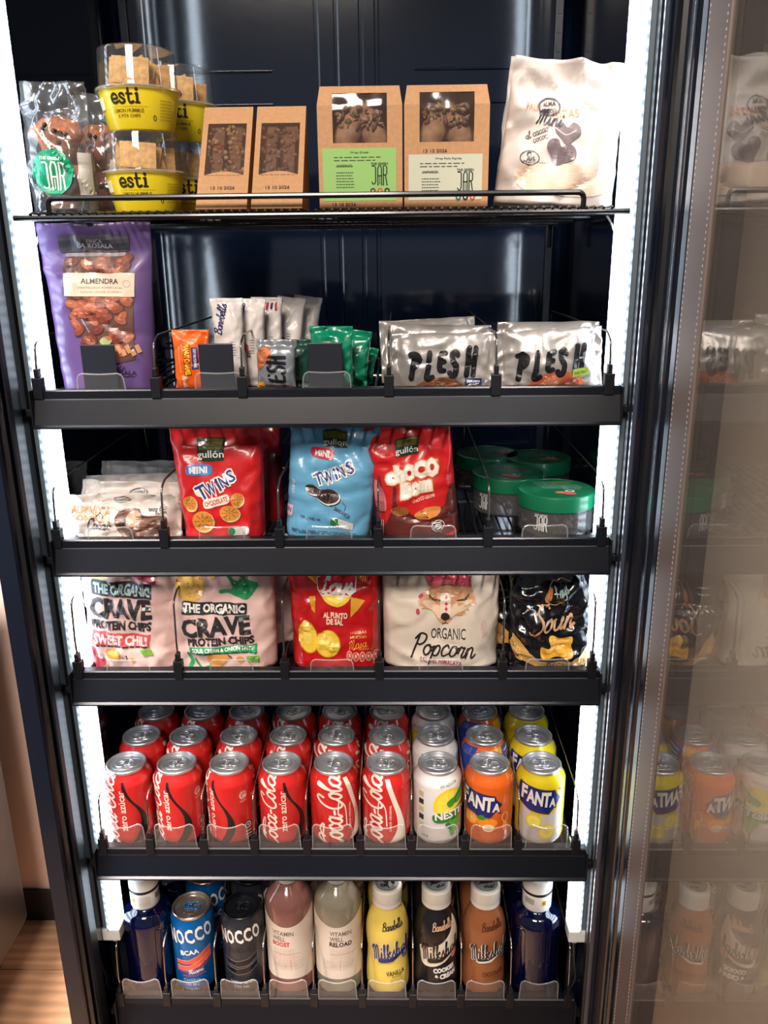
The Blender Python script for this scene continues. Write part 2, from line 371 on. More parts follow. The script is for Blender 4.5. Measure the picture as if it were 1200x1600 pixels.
# ------------------------------------------------------------------ flexible packs
class Bag:
    def __init__(s, w, h, d, side=5, top=.014, bot=0, sideseal=0, seed=1, wr=.0012, narrow=.0, taper=0, lump=0, fs=28, fold=0, bulge=.5, topwave=.001, slump=0):
        s.__dict__.update(locals())
    def pv(s, v):
        top = s.h-s.top; b = s.bot
        if v >= top or v < b-1e-9: return 0
        if b > 0:
            t = (v-b)/(top-b); return max(0, (1-abs(2*t-1)**s.fold_p))**.5 if 0 else max(0, (4*t*(1-t)))**s.bulge
        t = v/top; return max(0, 1-t**2.2)**.75
    def f(s, u, v, h=0, side=-1):
        w2 = s.w/2; v = min(max(v, 0), s.h); q = v/s.h
        k = 1-s.taper*q; inner = w2-s.sideseal
        a = min(1, abs(u)/inner); pv = s.pv(v)
        t = s.d/2*pv*max(0, 1-a**s.side)**.55
        if a >= 1: t = 0
        x = u*k*(1-s.narrow*pv)
        P = Vector((u*s.fs, v*s.fs, s.seed*7.3))
        n1 = noise.noise(P); n2 = noise.noise(P*2.3+Vector((3, 1, 2))); rid = 1-2*abs(noise.noise(P*1.3+Vector((9, 4, 0))))
        edge = .35+.65*(1-min(1, t/(s.d/2+1e-6)))
        amp = s.wr*(.5+edge)
        c1 = 1-abs(noise.noise(Vector((u*s.fs*.9+v*s.fs*.5, v*s.fs*.35-u*s.fs*.2, s.seed*3.1))))
        c2 = 1-abs(noise.noise(Vector((u*s.fs*.5-v*s.fs*.8, v*s.fs*.6+u*s.fs*.5, s.seed*5.7))))
        y = side*(t + .0002 + s.lump*pv*max(0, n1)) + amp*(1.3*n1+.5*n2-1.1*max(0, rid-.5)*2-1.3*c1**14+1.2*c2**16) + s.topwave*sin(u*60+s.seed*2)*q*q
        bo = s.d/2 if s.bot == 0 else 0
        z = v + (s.topwave*1.2*noise.noise(Vector((u*40, 3, s.seed))) if v > .7*s.h else 0) - s.slump*pv*0
        h_ = h if side < 0 else -h
        return Vector((x, y + side*abs(h) if side > 0 else y-h, z))
    def mesh(s, nu=36, nv=40, bottom=True, n0=0):
        bm = bmesh.new(); w2 = s.w/2; s.nu, s.nv = nu, nv
        us = [w2*sin(pi/2*(-1+2*i/nu)) for i in range(nu+1)]; us = [.5*u+.5*w2*(-1+2*i/nu) for i, u in enumerate(us)]
        vs = [s.h*j/nv for j in range(nv+1)]
        s.us, s.vs = us, vs; s.Gp = {}; G = {}
        for sd in (-1, 1):
            for i, u in enumerate(us):
                for j, v in enumerate(vs):
                    p = s.f(u, v, .0002, sd); s.Gp[sd, i, j] = p; G[sd, i, j] = bm.verts.new(p)
            for i in range(nu):
                for j in range(nv):
                    q = (G[sd, i, j], G[sd, i+1, j], G[sd, i+1, j+1], G[sd, i, j+1]); bm.faces.new(q if sd < 0 else q[::-1])
        for i in range(nu):
            bm.faces.new((G[-1, i+1, 0], G[-1, i, 0], G[1, i, 0], G[1, i+1, 0])); bm.faces.new((G[-1, i, nv], G[-1, i+1, nv], G[1, i+1, nv], G[1, i, nv]))
        for j in range(nv):
            bm.faces.new((G[-1, 0, j], G[-1, 0, j+1], G[1, 0, j+1], G[1, 0, j])); bm.faces.new((G[-1, nu, j+1], G[-1, nu, j], G[1, nu, j], G[1, nu, j+1]))
        return bm
def on_bag(bag):
    from bisect import bisect_right
    us, vs, G = bag.us, bag.vs, bag.Gp
    def f(u, v, h):
        i = min(len(us)-2, max(0, bisect_right(us, u+1e-9)-1)); j = min(len(vs)-2, max(0, bisect_right(vs, v+1e-9)-1))
        a = min(1, max(0, (u-us[i])/(us[i+1]-us[i]))); b = min(1, max(0, (v-vs[j])/(vs[j+1]-vs[j])))
        p = G[-1, i, j]*(1-a)*(1-b)+G[-1, i+1, j]*a*(1-b)+G[-1, i, j+1]*(1-a)*b+G[-1, i+1, j+1]*a*b
        du = G[-1, i+1, j]-G[-1, i, j]; dv = G[-1, i, j+1]-G[-1, i, j]; n = du.cross(dv)
        n = n.normalized() if n.length > 1e-12 else Vector((0, -1, 0))
        return p+n*h
    return f
def sealbump(name, col, rough=.3, metal=0, coat=.2, bump=.25, bscale=45, bdist=.003, var=0):
    return M(name, col, rough, metal, coat=coat, bump=bump, bscale=bscale, bdist=bdist, var=var)
def make_bag(name, loc, bag, mat, label, cat, art=None, rot=(0, 0, 0), group=None, ink=None, cell=.0045, nu=36, nv=40, partname='wrapper'):
    """the pack's own film is the root; its print is a child"""
    o = link(name, bag.mesh(nu, nv), mat, smooth=True); o.location = loc; o.rotation_euler = rot
    tag(o, label, cat, group)
    if art is not None: art.build(lambda u, v, h: bag.f(u, v, h), cell, 'printed_design', o, ink)
    return o

# ================================================================== THE SETTING
def structure(name, bm, mat):
    return tag(link(name, bm, mat), kind='structure')
# floor of wide oak planks, built one by one where the photograph shows them
fl = structure('floor', BX(-2.2, 2.6, -2.6, 2.4, -.03, -.004), M('floor_base', (60, 42, 30), .8))
def wood(name, col):
    mt = M(name, col, .45); nt = mt.node_tree
    tc = nt.nodes.new('ShaderNodeTexCoord'); mp = nt.nodes.new('ShaderNodeMapping'); mp.inputs['Scale'].default_value = (1.2, 6, 3)
    wv = nt.nodes.new('ShaderNodeTexWave'); wv.inputs['Scale'].default_value = 2.2; wv.inputs['Distortion'].default_value = 7; wv.inputs['Detail'].default_value = 4
    wv.bands_direction = 'Y'; wv.inputs['Detail Scale'].default_value = 1.4
    rp = nt.nodes.new('ShaderNodeValToRGB'); c = lin(col)
    rp.color_ramp.elements[0].color = tuple(x*.78 for x in c[:3])+(1,); rp.color_ramp.elements[1].color = tuple(min(1, x*1.1) for x in c[:3])+(1,)
    nt.links.new(tc.outputs['Object'], mp.inputs[0]); nt.links.new(mp.outputs[0], wv.inputs[0]); nt.links.new(wv.outputs['Color'], rp.inputs[0])
    nt.links.new(rp.outputs[0], nt.nodes['Principled BSDF'].inputs['Base Color']); return mt
wm = wood('oak_floor', (188, 146, 112))
pm = BX(0, 1.2, 0, .148, -.004, 0, bev=.0012); pme = bpy.data.meshes.new('plank'); pm.to_mesh(pme); pm.free(); pme.materials.append(wm)
for j in range(10):
    for i in range(3):
        o = bpy.data.objects.new('plank', pme); COL.objects.link(o); o.parent = fl
        o.location = (-2.1+i*1.203+(j*.41) % .9, -.95+j*.15, 0)
wallm = M('wall_paint', (232, 206, 192), .85, bump=.08, bscale=180)
structure('wall_back', BX(-2.2, .482, .541, .60, 0, 2.7), wallm)
structure('baseboard_back', BX(-2.2, .45, .529, .541, 0, .077, bev=.002), M('baseboard_black', (38, 34, 36), .5))
bm = bmesh.new(); dx, dy = .123, -.394; px, py = .480, .5355
prism(bm, [(px, py), (px+dx*2.6, py+dy*2.6), (px+dx*2.6+.05, py+dy*2.6+.016), (px+.05, py+.016)], 0, 1.655)
structure('wall_right', bm, M('partition_paint', (214, 190, 174), .85))
structure('wall_far', BX(.2, 2.6, 2.0, 2.06, 0, 2.7), M('far_wall_paint', (72, 84, 98), .8))

# stainless neighbour at the left
ap = thing('steel_cabinet', (-.958, .14, 0), 'brushed steel appliance with a rounded lower corner, beside the dark fridge on the wood floor', 'appliance')
bm = BX(-.28, .28, -.28, .28, .115, 1.0, bev=.012); link('body', bm, M('brushed_steel', (70, 68, 70), .38, metal=.85, bump=.1, bscale=200), ap, smooth=30)
bm = bmesh.new(); lathe(bm, [(.055, 0), (.066, .006), (.068, .05), (.064, .116)], 40, True, True)
for v in bm.verts: v.co.x += .150; v.co.y += .245
link('foot', bm, M('foot_rubber', (30, 28, 28), .5), ap, smooth=40)

# ================================================================== THE REFRIGERATOR
fr = thing('refrigerator', (0, .2, 0), 'tall black upright display refrigerator with white LED strips and its glass door swung open', 'refrigerator')
FO = Vector((0, .2, 0))
def part(name, bm, mat, root=fr, off=FO, smooth=False):
    if isinstance(bm, bmesh.types.BMesh): bmesh.ops.translate(bm, verts=bm.verts[:], vec=-off)
    return link(name, bm, mat, root, smooth)
inner = M('liner_navy', (13, 23, 43), .09, coat=1.0, spec=.9, bump=.05, bscale=7, bdist=.01)
# back liner: rounded inner corners and a raised double rib down the middle
P = []
def arc(cx, cy, r, a0, a1, n=7): return [(cx+r*cos(radians(a0+(a1-a0)*k/n)), cy+r*sin(radians(a0+(a1-a0)*k/n))) for k in range(n+1)]
P += [(-.3445, .45)] + arc(-.3045, .45, .04, 180, 90) + [(-.3025, .4902), (-.297, .4912), (-.28, .4915), (-.20, .4915)]
for x in (-.040, -.010, .028, .052):
    P += [(x-.004, .491), (x-.002, .484), (x+.002, .484), (x+.004, .491)]
P += [(.20, .4915), (.28, .4915), (.297, .4912), (.3025, .4902)] + arc(.3045, .45, .04, 90, 0) + [(.3445, .45), (.3445, .515), (-.3445, .515)]
bm = bmesh.new(); prism(bm, P, .12, 1.95); part('back_panel', bm, inner, smooth=50)
for z in (1.625, 1.672):
    for x in (-.2, .2): part('ridge', BX(x-.09, x+.09, .4885, .4935, z, z+.003, bev=.001), inner)
sidem = M('side_liner', (15, 20, 34), .12, coat=.6)
for s in (-1, 1):
    a, b = sorted((s*.3445, s*.377))
    part('side_panel', BX(a, b, -.028, .515, .02, 1.98, bev=.002), sidem)
part('top_panel', BX(-.3445, .3445, -.03, .515, 1.95, 1.98), sidem)
part('bottom_panel', BX(-.3445, .3445, .0, .515, .10, .13), sidem)
part('kick_plate', BX(-.375, .375, -.02, .0, .02, .3, bev=.003), blk())
# left front jamb: a stack of glossy bevelled profiles
bm = bmesh.new(); prism(bm, [(-.3775, -.028), (-.3775, -.052), (-.3755, -.054), (-.3555, -.054), (-.3535, -.051), (-.3535, -.044), (-.350, -.040), (-.350, -.028)], .01, 1.98)
part('front_jamb', bm, blk())
bm = bmesh.new(); prism(bm, [(-.3495, -.030), (-.3475, -.036), (-.3450, -.036), (-.3435, -.030), (-.3435, -.010), (-.3455, -.006), (-.3495, -.006)], .01, 1.98)
part('gasket', bm, M('gasket_black', (20, 22, 28), .4))
# right front jamb
bm = bmesh.new(); prism(bm, [(.3435, -.028), (.3435, -.034), (.3455, -.038), (.356, -.040), (.3775, -.040), (.3775, -.028)], .01, 1.98)
part('front_jamb', bm, blk())
bm = bmesh.new(); prism(bm, [(.3420, .006), (.3400, .0), (.3400, -.012), (.3435, -.016), (.3445, -.010), (.3445, .006)], .01, 1.98)
part('trim_bead', bm, M('gasket_black', (20, 22, 28), .4))
bm = bmesh.new(); prism(bm, [(.3420, -.020), (.3400, -.022), (.3400, -.026), (.3435, -.028), (.3445, -.020)], .01, 1.98)
part('trim_bead', bm, M('bead_grey', (60, 66, 80), .25))
# LED strips
ledm = M('led_diffuser', (222, 238, 255), emit=LED_POWER)
nt = ledm.node_tree; tc = nt.nodes.new('ShaderNodeTexCoord'); wv = nt.nodes.new('ShaderNodeTexWave'); wv.bands_direction = 'Z'; wv.inputs['Scale'].default_value = 26
ma = nt.nodes.new('ShaderNodeMath'); ma.operation = 'MULTIPLY_ADD'; ma.inputs[1].default_value = LED_POWER*1.2; ma.inputs[2].default_value = LED_POWER*.4
nt.links.new(tc.outputs['Object'], wv.inputs[0]); nt.links.new(wv.outputs['Fac'], ma.inputs[0]); nt.links.new(ma.outputs[0], nt.nodes['Principled BSDF'].inputs['Emission Strength'])
holder = M('led_holder', (120, 132, 142), .35, metal=.3)
for s in (-1, 1):
    P = [(.3195, .032), (.3195, .018), (.3225, .012), (.3275, .009), (.3335, .009), (.3335, .032)]
    bm = bmesh.new(); prism(bm, [(s*x, y) for x, y in P], .487, 1.93); led = part('led_strip', bm, ledm); led['label'] = 'glowing white LED strip'
    bm = bmesh.new(); prism(bm, [(s*.3335, .010), (s*.3350, .004), (s*.3365, .010), (s*.3425, .010), (s*.3440, .014), (s*.3440, .032), (s*.3335, .032)], .487, 1.93); part('led_holder', bm, holder)
    bm = bmesh.new(); box(bm, *sorted((s*.319, s*.3445)), .007, .033, .468, .487, bev=.002); box(bm, *sorted((s*.326, s*.333)), .014, .022, .460, .468, bev=.001); part('end_cap', bm, M('cap_white', (225, 228, 222), .5))
    bm = bmesh.new(); tube(bm, spline([(s*.329, .018, .462), (s*.331, .016, .43), (s*.336, .02, .39), (s*.332, .03, .36), (s*.337, .05, .33)], 6), .0014, 6); part('cable', bm, M('cable_dark', (60, 56, 52), .5))
# perforated rack posts in the back corners and slim ones behind the lights
for s in (-1, 1):
    for x, y in ((.322, .450), (.338, .06)):
        bm = bmesh.new(); box(bm, s*x-.006, s*x+.006, y-.004, y+.004, .13, 1.94, bev=.001)
        for k in range(70): box(bm, s*x-.0025, s*x+.0025, y-.0052, y-.0038, .16+k*.025, .172+k*.025)
        part('rack_post', bm, M('post_black', (24, 30, 44), .3))

# the door, swung open square to the front: stile, double glazing, perforated spacer
dm = M('door_black', (16, 19, 28), .28, coat=.3)
door = thing('door', (0, -.2, 0), None, None); door.parent = fr; door.location = (.352, -.045-.2, 0)
DO = Vector((.352, -.045, 0))
def dpart(n, bm, mat, smooth=False): return part(n, bm, mat, door, DO, smooth)
bm = bmesh.new(); prism(bm, [(.352, -.045), (.3505, -.050), (.3505, -.064), (.353, -.067), (.3505, -.071), (.3495, -.078), (.3505, -.092), (.354, -.096), (.3515, -.100), (.3515, -.113), (.355, -.116), (.392, -.116), (.395, -.112), (.395, -.048), (.392, -.045)], .03, 1.97)
dpart('stile', bm, dm)
bm = bmesh.new(); prism(bm, [(.3515, -.0475), (.346, -.050), (.344, -.055), (.346, -.061), (.3515, -.063)], .03, 1.97); dpart('door_gasket', bm, M('gasket_black', (20, 22, 28), .4))
bm = bmesh.new(); prism(bm, [(.3510, -.0835), (.3490, -.0850), (.3490, -.0865), (.3510, -.088)], .03, 1.97); dpart('trim_bead', bm, M('bead_grey', (60, 66, 80), .25))
glass = M_clear('door_glass', tint=(236, 240, 238), base=.045, gain=1.25, rough=.0, haze=.11, hazecol=(214, 192, 178))  # beige haze colour stands in for a veil of light over the pane
bm = bmesh.new(); box(bm, .3530, .3565, -.72, -.1705, .05, 1.95); dpart('pane', bm, glass)
bm = bmesh.new(); box(bm, .3740, .3775, -.72, -.1125, .05, 1.95); dpart('pane', bm, glass)
sp = M('spacer_alu', (128, 112, 104), .5, metal=.2)
dpart('spacer', BX(.3512, .3568, -.170, -.1165, .05, 1.95, bev=.0006), sp)
dpart('spacer_edge', BX(.3572, .3738, -.186, -.1172, .05, 1.95), M('spacer_seal', (30, 34, 44), .6))
for y in (-.1205, -.1635):
    bm = bmesh.new()
    for k in range(330): box(bm, .35095, .3512, y-.0009, y+.0009, .06+k*.0056, .0622+k*.0056)
    o = dpart('perforation', bm, M('dot_light', (205, 196, 188), .5)); o['kind'] = 'stuff'
dpart('stile', BX(.3515, .395, -.76, -.7205, .03, 1.97, bev=.002), dm)
dpart('top_rail', BX(.3515, .395, -.72, -.1165, 1.95, 1.97), dm); dpart('bottom_rail', BX(.3515, .395, -.72, -.1165, .03, .05), dm)

# ================================================================== SHELVES
LV = {2: 1.2582, 3: 1.0787, 4: .9033, 5: .6354, 6: .3743}
SURF = {k: v-.010 for k, v in LV.items()}; SURF[6] = .362; SURF[5] = .627
DIV = {2: [-.325, -.191, -.093, .072, .192, .318], 3: [-.327, -.198, -.060, .058, .188, .322], 4: [-.323, -.196, -.062, .057, .211, .322],
       5: [-.322, -.257, -.184, -.115, -.044, .028, .097, .169, .240, .318], 6: [-.326, -.258, -.185, -.115, -.044, .026, .099, .168, .239, .322]}
DH = {2: .068, 3: .078, 4: .110, 5: .090, 6: .105}
ordn = {2: 'second from top, under the purple pouch', 3: 'third from top, under the biscuit bags', 4: 'fourth from top, under the crisp bags',
        5: 'fifth from top, under the drink cans', 6: 'lowest, under the bottles'}
def wire_slat(L, r=.0016):
    bm = bmesh.new(); tube(bm, [(0, 0, 0), (0, L, 0)], r, 6); me = bpy.data.meshes.new('slat'); bm.to_mesh(me); bm.free(); me.materials.append(wire_m()); return me
slat_me = wire_slat(.385)
clip_bm = bmesh.new(); box(clip_bm, -.0055, .0055, -.005, .006, -.004, .020, bev=.001); box(clip_bm, -.0025, .0025, -.004, .006, .020, .030, bev=.001)
clip_me = bpy.data.meshes.new('clip'); clip_bm.to_mesh(clip_bm and clip_me); clip_bm.free(); clip_me.materials.append(clipm())
def stop_mesh(wd, h, dip, edge=.0009):
    P = []
    r = .006; a = wd/2
    top = []
    for k in range(13):
        t = -1+2*k/12; top.append((t*(a-r), h-dip*(cos(t*pi/2))**1.0))
    left = [(-a, 0), (-a, h-r), (-a+r*.3, h-r*.3)]; right = [(a-r*.3, h-r*.3), (a, h-r), (a, 0)]
    out = left+top+right
    bm = bmesh.new(); f = [bm.verts.new((x*(1-.06*z/h), -.0045-z*.10, z)) for x, z in out]; b = [bm.verts.new((x*(1-.06*z/h), -.0030-z*.10, z)) for x, z in out]; n = len(out)
    bm.faces.new(f); bm.faces.new(b[::-1])
    for i in range(n): bm.faces.new((f[i], b[i], b[(i+1) % n], f[(i+1) % n]))
    me = bpy.data.meshes.new('front_stop'); bm.to_mesh(me); bm.free(); me.materials.append(stopm())
    bm = bmesh.new(); tube(bm, [(x*(1-.06*z/h), -.0040-z*.10, z) for x, z in out], edge, 5)
    e = bpy.data.meshes.new('stop_rim'); bm.to_mesh(e); bm.free(); e.materials.append(stopedge())
    return me, e
stop_small = stop_mesh(.056, .043, .007); stop_wide = stop_mesh(.055, .022, .001)
def add(me, name, parent, loc=(0, 0, 0), rot=(0, 0, 0)):
    o = bpy.data.objects.new(name, me); COL.objects.link(o); o.parent = parent; o.location = loc; o.rotation_euler = rot; return o
shelves = {}
for k, t in LV.items():
    s0 = SURF[k]; sh = thing('shelf', (0, .2, s0), 'black wire shelf with flat front rail, ' + ordn[k], 'shelf', 'railed shelves in the fridge')
    shelves[k] = sh; O = Vector((0, .2, s0)); hb = .0425 if k < 6 else .055
    bm = bmesh.new(); prismx(bm, [(.010, t), (-.001, t), (-.0025, t-.0015), (-.0028, t-.010), (-.0034, t-.011), (-.0115, t-hb+.004), (-.0145, t-hb+.002), (-.0145, t-hb), (-.008, t-hb), (-.0005, t-.003), (.010, t-.003)], -.3305, .3305)
    part('rail', bm, rail_m(), sh, O)
    for s in (-1, 1):
        part('end_cap', BX(*sorted((s*.3305, s*.3325)), -.0135, .012, t-hb, t+.001, bev=.0006), clipm(), sh, O)
        part('bracket', BX(*sorted((s*.3325, s*.3425)), -.004, .006, t-.030, t-.022, bev=.001), clipm(), sh, O)
        bm = bmesh.new(); tube(bm, fillet([(s*.3145, .012, t-.006), (s*.3145, .40, t-.006), (s*.30, .405, t-.006)], .01), .003, 8); part('side_wire', bm, wire_m(), sh, O)
    for y in (.012, .20, .398):
        bm = bmesh.new(); tube(bm, [(-.3145, y, s0-.0048), (.3145, y, s0-.0048)], .0028, 8); part('cross_wire', bm, wire_m(), sh, O)
    n = 40
    for i in range(n): add(slat_me, 'slat', sh, (-.305+.61*i/(n-1), .013-.2, -.0017))
    h = DH[k]
    bm = bmesh.new(); tube(bm, fillet([(0, .004, .004), (0, .000, h*.45), (0, .004, h-.008), (0, .022, h), (0, .37, h), (0, .385, .002)], .006), .0013, 6)
    dme = bpy.data.meshes.new('divider'); bm.to_mesh(dme); bm.free(); dme.materials.append(chrome() if k in (5, 6) else M('divider_wire', (120, 116, 112), .25, metal=.9))
    dme.polygons.foreach_set('use_smooth', [True]*len(dme.polygons))
    for x in DIV[k]:
        d = add(dme, 'divider', sh, (x, -.2, 0)); add(clip_me, 'clip', d, (0, 0, .004 if k != 6 else .002))
    if k in (5, 6):
        for a, b in zip(DIV[k], DIV[k][1:]):
            cx = (a+b)/2 - .001
            st = add(stop_small[0], 'front_stop', sh, (cx, -.2+.004, .006)); add(stop_small[1], 'stop_rim', st)
    elif k == 2:
        for x in (-.254, -.120, .002):
            st = add(stop_wide[0], 'front_stop', sh, (x, -.2+.006, .006)); add(stop_wide[1], 'stop_rim', st)
        for x in (-.2555, -.1225, .0005):
            o = part('stop_plate', BX(x-.0195, x+.0195, .006, .0085, s0+.002, s0+.0595, bev=.0012), M('plate_black', (30, 34, 44), .42), sh, O); o.rotation_euler = (0, 0, 0)
    else:
        for a, b in zip(DIV[k], DIV[k][1:]):
            st = add(stop_wide[0], 'front_stop', sh, ((a+b)/2, -.2+.004, .004)); add(stop_wide[1], 'stop_rim', st)
# top wire shelf
S1 = 1.4485
sh = thing('shelf', (0, .2, S1), 'open black wire shelf with a raised front guard wire, topmost in the fridge', 'shelf'); O = Vector((0, .2, S1))
bm = bmesh.new(); tube(bm, [(-.327, .0, S1-.0065), (.327, .0, S1-.0065)], .0032, 10); part('front_wire', bm, wire_m(), sh, O)
for y in (.02, .12, .22, .32, .40):
    bm = bmesh.new(); tube(bm, [(-.3145, y, S1-.0065), (.3145, y, S1-.0065)], .003, 8); part('cross_wire', bm, wire_m(), sh, O)
bm = bmesh.new(); tube(bm, fillet([(-.288, .0, S1-.004), (-.288, -.001, S1+.0125), (.278, -.001, S1+.0125), (.278, .0, S1-.004)], .008, 6), .0030, 8); part('guard_wire', bm, wire_m(), sh, O)
for s in (-1, 1):
    bm = bmesh.new(); tube(bm, fillet([(s*.3145, .0, S1-.0065), (s*.3145, .40, S1-.0065), (s*.3145, .40, S1-.04)], .012), .003, 8); part('side_wire', bm, wire_m(), sh, O)
    bm = bmesh.new(); tube(bm, spline([(s*.3145, .05, S1-.008), (s*.322, .052, S1-.018), (s*.335, .055, S1-.045)], 6), .0022, 6); part('bracket', bm, chrome(), sh, O)
bm = bmesh.new(); tube(bm, [(0, -.003, .0), (0, .002, .0018), (0, .40, .0018)], .0015, 6)
lw1 = bpy.data.meshes.new('slat'); bm.to_mesh(lw1); bm.free(); lw1.materials.append(wire_m())
for i in range(70): add(lw1, 'slat', sh, (-.308+.616*i/69, -.2, -.0034))
# hooks hanging from the second shelf's right end
#ITEMS
WHITE, BLACK = (240, 236, 228), (28, 27, 28)
# ------------------------------------------------------------------ drink cans
def can_profile(R, H, neck, rim):
    return [(R*.70, .0), (R*.78, .001), (R*.86, .004), (R*.97, .009), (R, .014), (R, H-.021), (R*.985, H-.017), (neck+.0035, H-.010), (neck, H-.0045), (rim-.0006, H-.003), (rim, H-.0015), (rim-.0003, H-.0003), (rim-.0012, H)]
def lid_mesh(H, rim, mat):
    bm = LA([(rim+.0002, H-.0040), (rim+.0006, H-.0022), (rim+.0006, H-.0006), (rim-.0003, H+.0003), (rim-.0014, H), (rim-.0020, H-.0035), (rim-.0026, H-.0058), (rim-.0036, H-.0058), (rim-.0048, H-.0034), (rim-.007, H-.0030), (.004, H-.0030)], 40, cap1=True)
    # score line of the opening and the teardrop recess
    pts = [Vector((.0115*cos(a)*.9, -.008+.0125*sin(a)*.95, H-.0029)) for a in [2*pi*k/24 for k in range(24)]]
    tube(bm, pts, .00035, 5, closed=True)
    pts = [Vector((.0135*cos(a), .002+.0175*sin(a), H-.0029)) for a in [2*pi*k/28 for k in range(28)]]
    tube(bm, pts, .00035, 5, closed=True)
    me = bpy.data.meshes.new('lid'); bm.to_mesh(me); bm.free(); me.materials.append(mat)
    me.polygons.foreach_set('use_smooth', [True]*len(me.polygons)); me.set_sharp_from_angle(angle=radians(40)); return me
def tab_mesh(H, mat):
    bm = bmesh.new(); z = H-.0018
    def loop(cx, cy, rx, ry, r, n=20): tube(bm, [(cx+rx*cos(2*pi*k/n), cy+ry*sin(2*pi*k/n), z) for k in range(n)], r, 6, closed=True)
    loop(0, .0072, .0068, .0062, .0012); loop(0, -.0042, .0062, .0056, .0012); loop(0, -.0042, .0026, .0022, .0009, 12)
    box(bm, -.0062, -.0048, -.004, .007, z-.0008, z+.0008); box(bm, .0048, .0062, -.004, .007, z-.0008, z+.0008)
    me = bpy.data.meshes.new('pull_tab'); bm.to_mesh(me); bm.free(); me.materials.append(mat)
    me.polygons.foreach_set('use_smooth', [True]*len(me.polygons)); return me
CANH, CANR = .115, .0331
lid_me = lid_mesh(CANH, .0262, alu()); tab_me = tab_mesh(CANH, alu())
def can_body(name, R, H, neck, rim, mat):
    me = bpy.data.meshes.new(name); bm = LA(can_profile(R, H, neck, rim), 48, cap0=True); bm.to_mesh(me); bm.free(); me.materials.append(mat)
    me.polygons.foreach_set('use_smooth', [True]*len(me.polygons)); return me
inkcan = M_print('ink_can', .30, coat=.4)
def can_r(R, H, neck, rim):
    pr = can_profile(R, H, neck, rim)
    def f(z):
        for (r1, z1), (r2, z2) in zip(pr, pr[1:]):
            if z1 <= z <= z2 and z2 > z1: return r1+(r2-r1)*(z-z1)/(z2-z1)
        return R
    f.ref = R; return f
def can_art(fill):
    A = Art(0, 0, .001, -.001)  # millimetres, y up
    fill(A); return A
def build_can(kind, bodymat, fill, R=CANR, H=CANH, neck=.0255, rim=.0258, lidme=None, tabme=None, name='drink_can'):
    root = bpy.data.objects.new(name, can_body(name, R, H, neck, rim, bodymat)); COL.objects.link(root)
    l = add(lidme or lid_me, 'lid', root); tb = add(tabme or tab_me, 'pull_tab', root)
    A = can_art(fill); pr = A.build(cylmap(can_r(R, H, neck, rim)), .0045, 'printed_design', root, inkcan, base=.00025, step=.0001, cellv=.004)
    return root
RED = (216, 26, 32)
# here y grows upward, so the angle sign of Art (meant for y-down photos) flips: UP turns text to read bottom to top
UPA = -pi/2
def wave(A, pts, col, layer=1):
    """ribbon: (y, xleft, xright) rows"""
    L = spline([(x, y, 0) for y, x, _ in pts], 5); Rr = spline([(x, y, 0) for y, _, x in pts], 5)
    V = [(p.x, p.y) for p in L]+[(p.x, p.y) for p in Rr]; n = len(L)
    A.put(V, [(i, i+1, n+i+1, n+i) for i in range(n-1)], col, layer)

U = pi/2
def can_art(fill, H=115):
    A = Art(0, H, .001, .001); fill(A); return A       # x: mm round the can, y: mm below the top
def hexa(A, cx, cy, r, col, layer): A.ell(cx, cy, r, r, col, layer, n=6)
CREAM = (236, 222, 205)
def cola_zero(A):
    A.script('Coca-Cola', -21, 60, 112, 25, CREAM, U, pen=.105, tap=False)
    A.stroke([(-31, 100), (-34, 84), (-28, 70), (-30, 100), (-22, 112)], 2.2, CREAM, 2, smooth=5)
    A.text('zero azúcar', 0, 55, 64, 9, CREAM, U, .012)
    wave(A, [(12, 1, 5), (26, 3, 8), (40, 10, 14), (55, 19, 24), (70, 23, 31), (85, 21, 32), (98, 15, 27), (110, 6, 18)], BLACK)
    A.ring(46, 34, 5, 6, .7, CREAM); A.script('Coke', 46, 34, 9, 8, CREAM, pen=.1); A.text('SABOR', 46, 43, 10, 2, CREAM)
    A.ell(51, 84, 6, 7, BLACK, 1); A.ring(51, 84, 4, 4.6, 1.3, WHITE, 2); A.text('e', 51, 84, 3, 4, WHITE, layer=3)
    for k in range(7): A.rect(46, 93+k*2.4, 56, 94.4+k*2.4, BLACK if k % 2 else CREAM, 1)
    A.text('330 ml', 66, 40, 14, 4, CREAM); A.lines(62, 50, 84, 14, 3, CREAM, .9)
    A.script('Coca-Cola', 92-10, 60, 100, 22, CREAM, U, pen=.1)
def cola_red(A):
    A.script('Coca-Cola', -2, 60, 112, 34, CREAM, U, pen=.095)
    A.stroke([(-14, 96), (-18, 84), (-12, 76), (-13, 100), (0, 112), (14, 104)], 2.6, CREAM, 2, smooth=5)
    A.stroke([(8, 60), (10, 40), (18, 50), (20, 78)], 1.6, CREAM, 2, smooth=5)
    wave(A, [(8, 18, 25), (20, 21, 28), (40, 27, 34), (60, 33, 41), (78, 35, 46), (92, 32, 48), (108, 22, 46)], CREAM)
    A.text('SABOR ORIGINAL', 25, 66, 42, 3, CREAM, U, .01, layer=3)
    A.script('Coca-Cola', 78, 60, 100, 26, CREAM, U, pen=.1); A.lines(52, 40, 66, 14, 4, CREAM, .8)
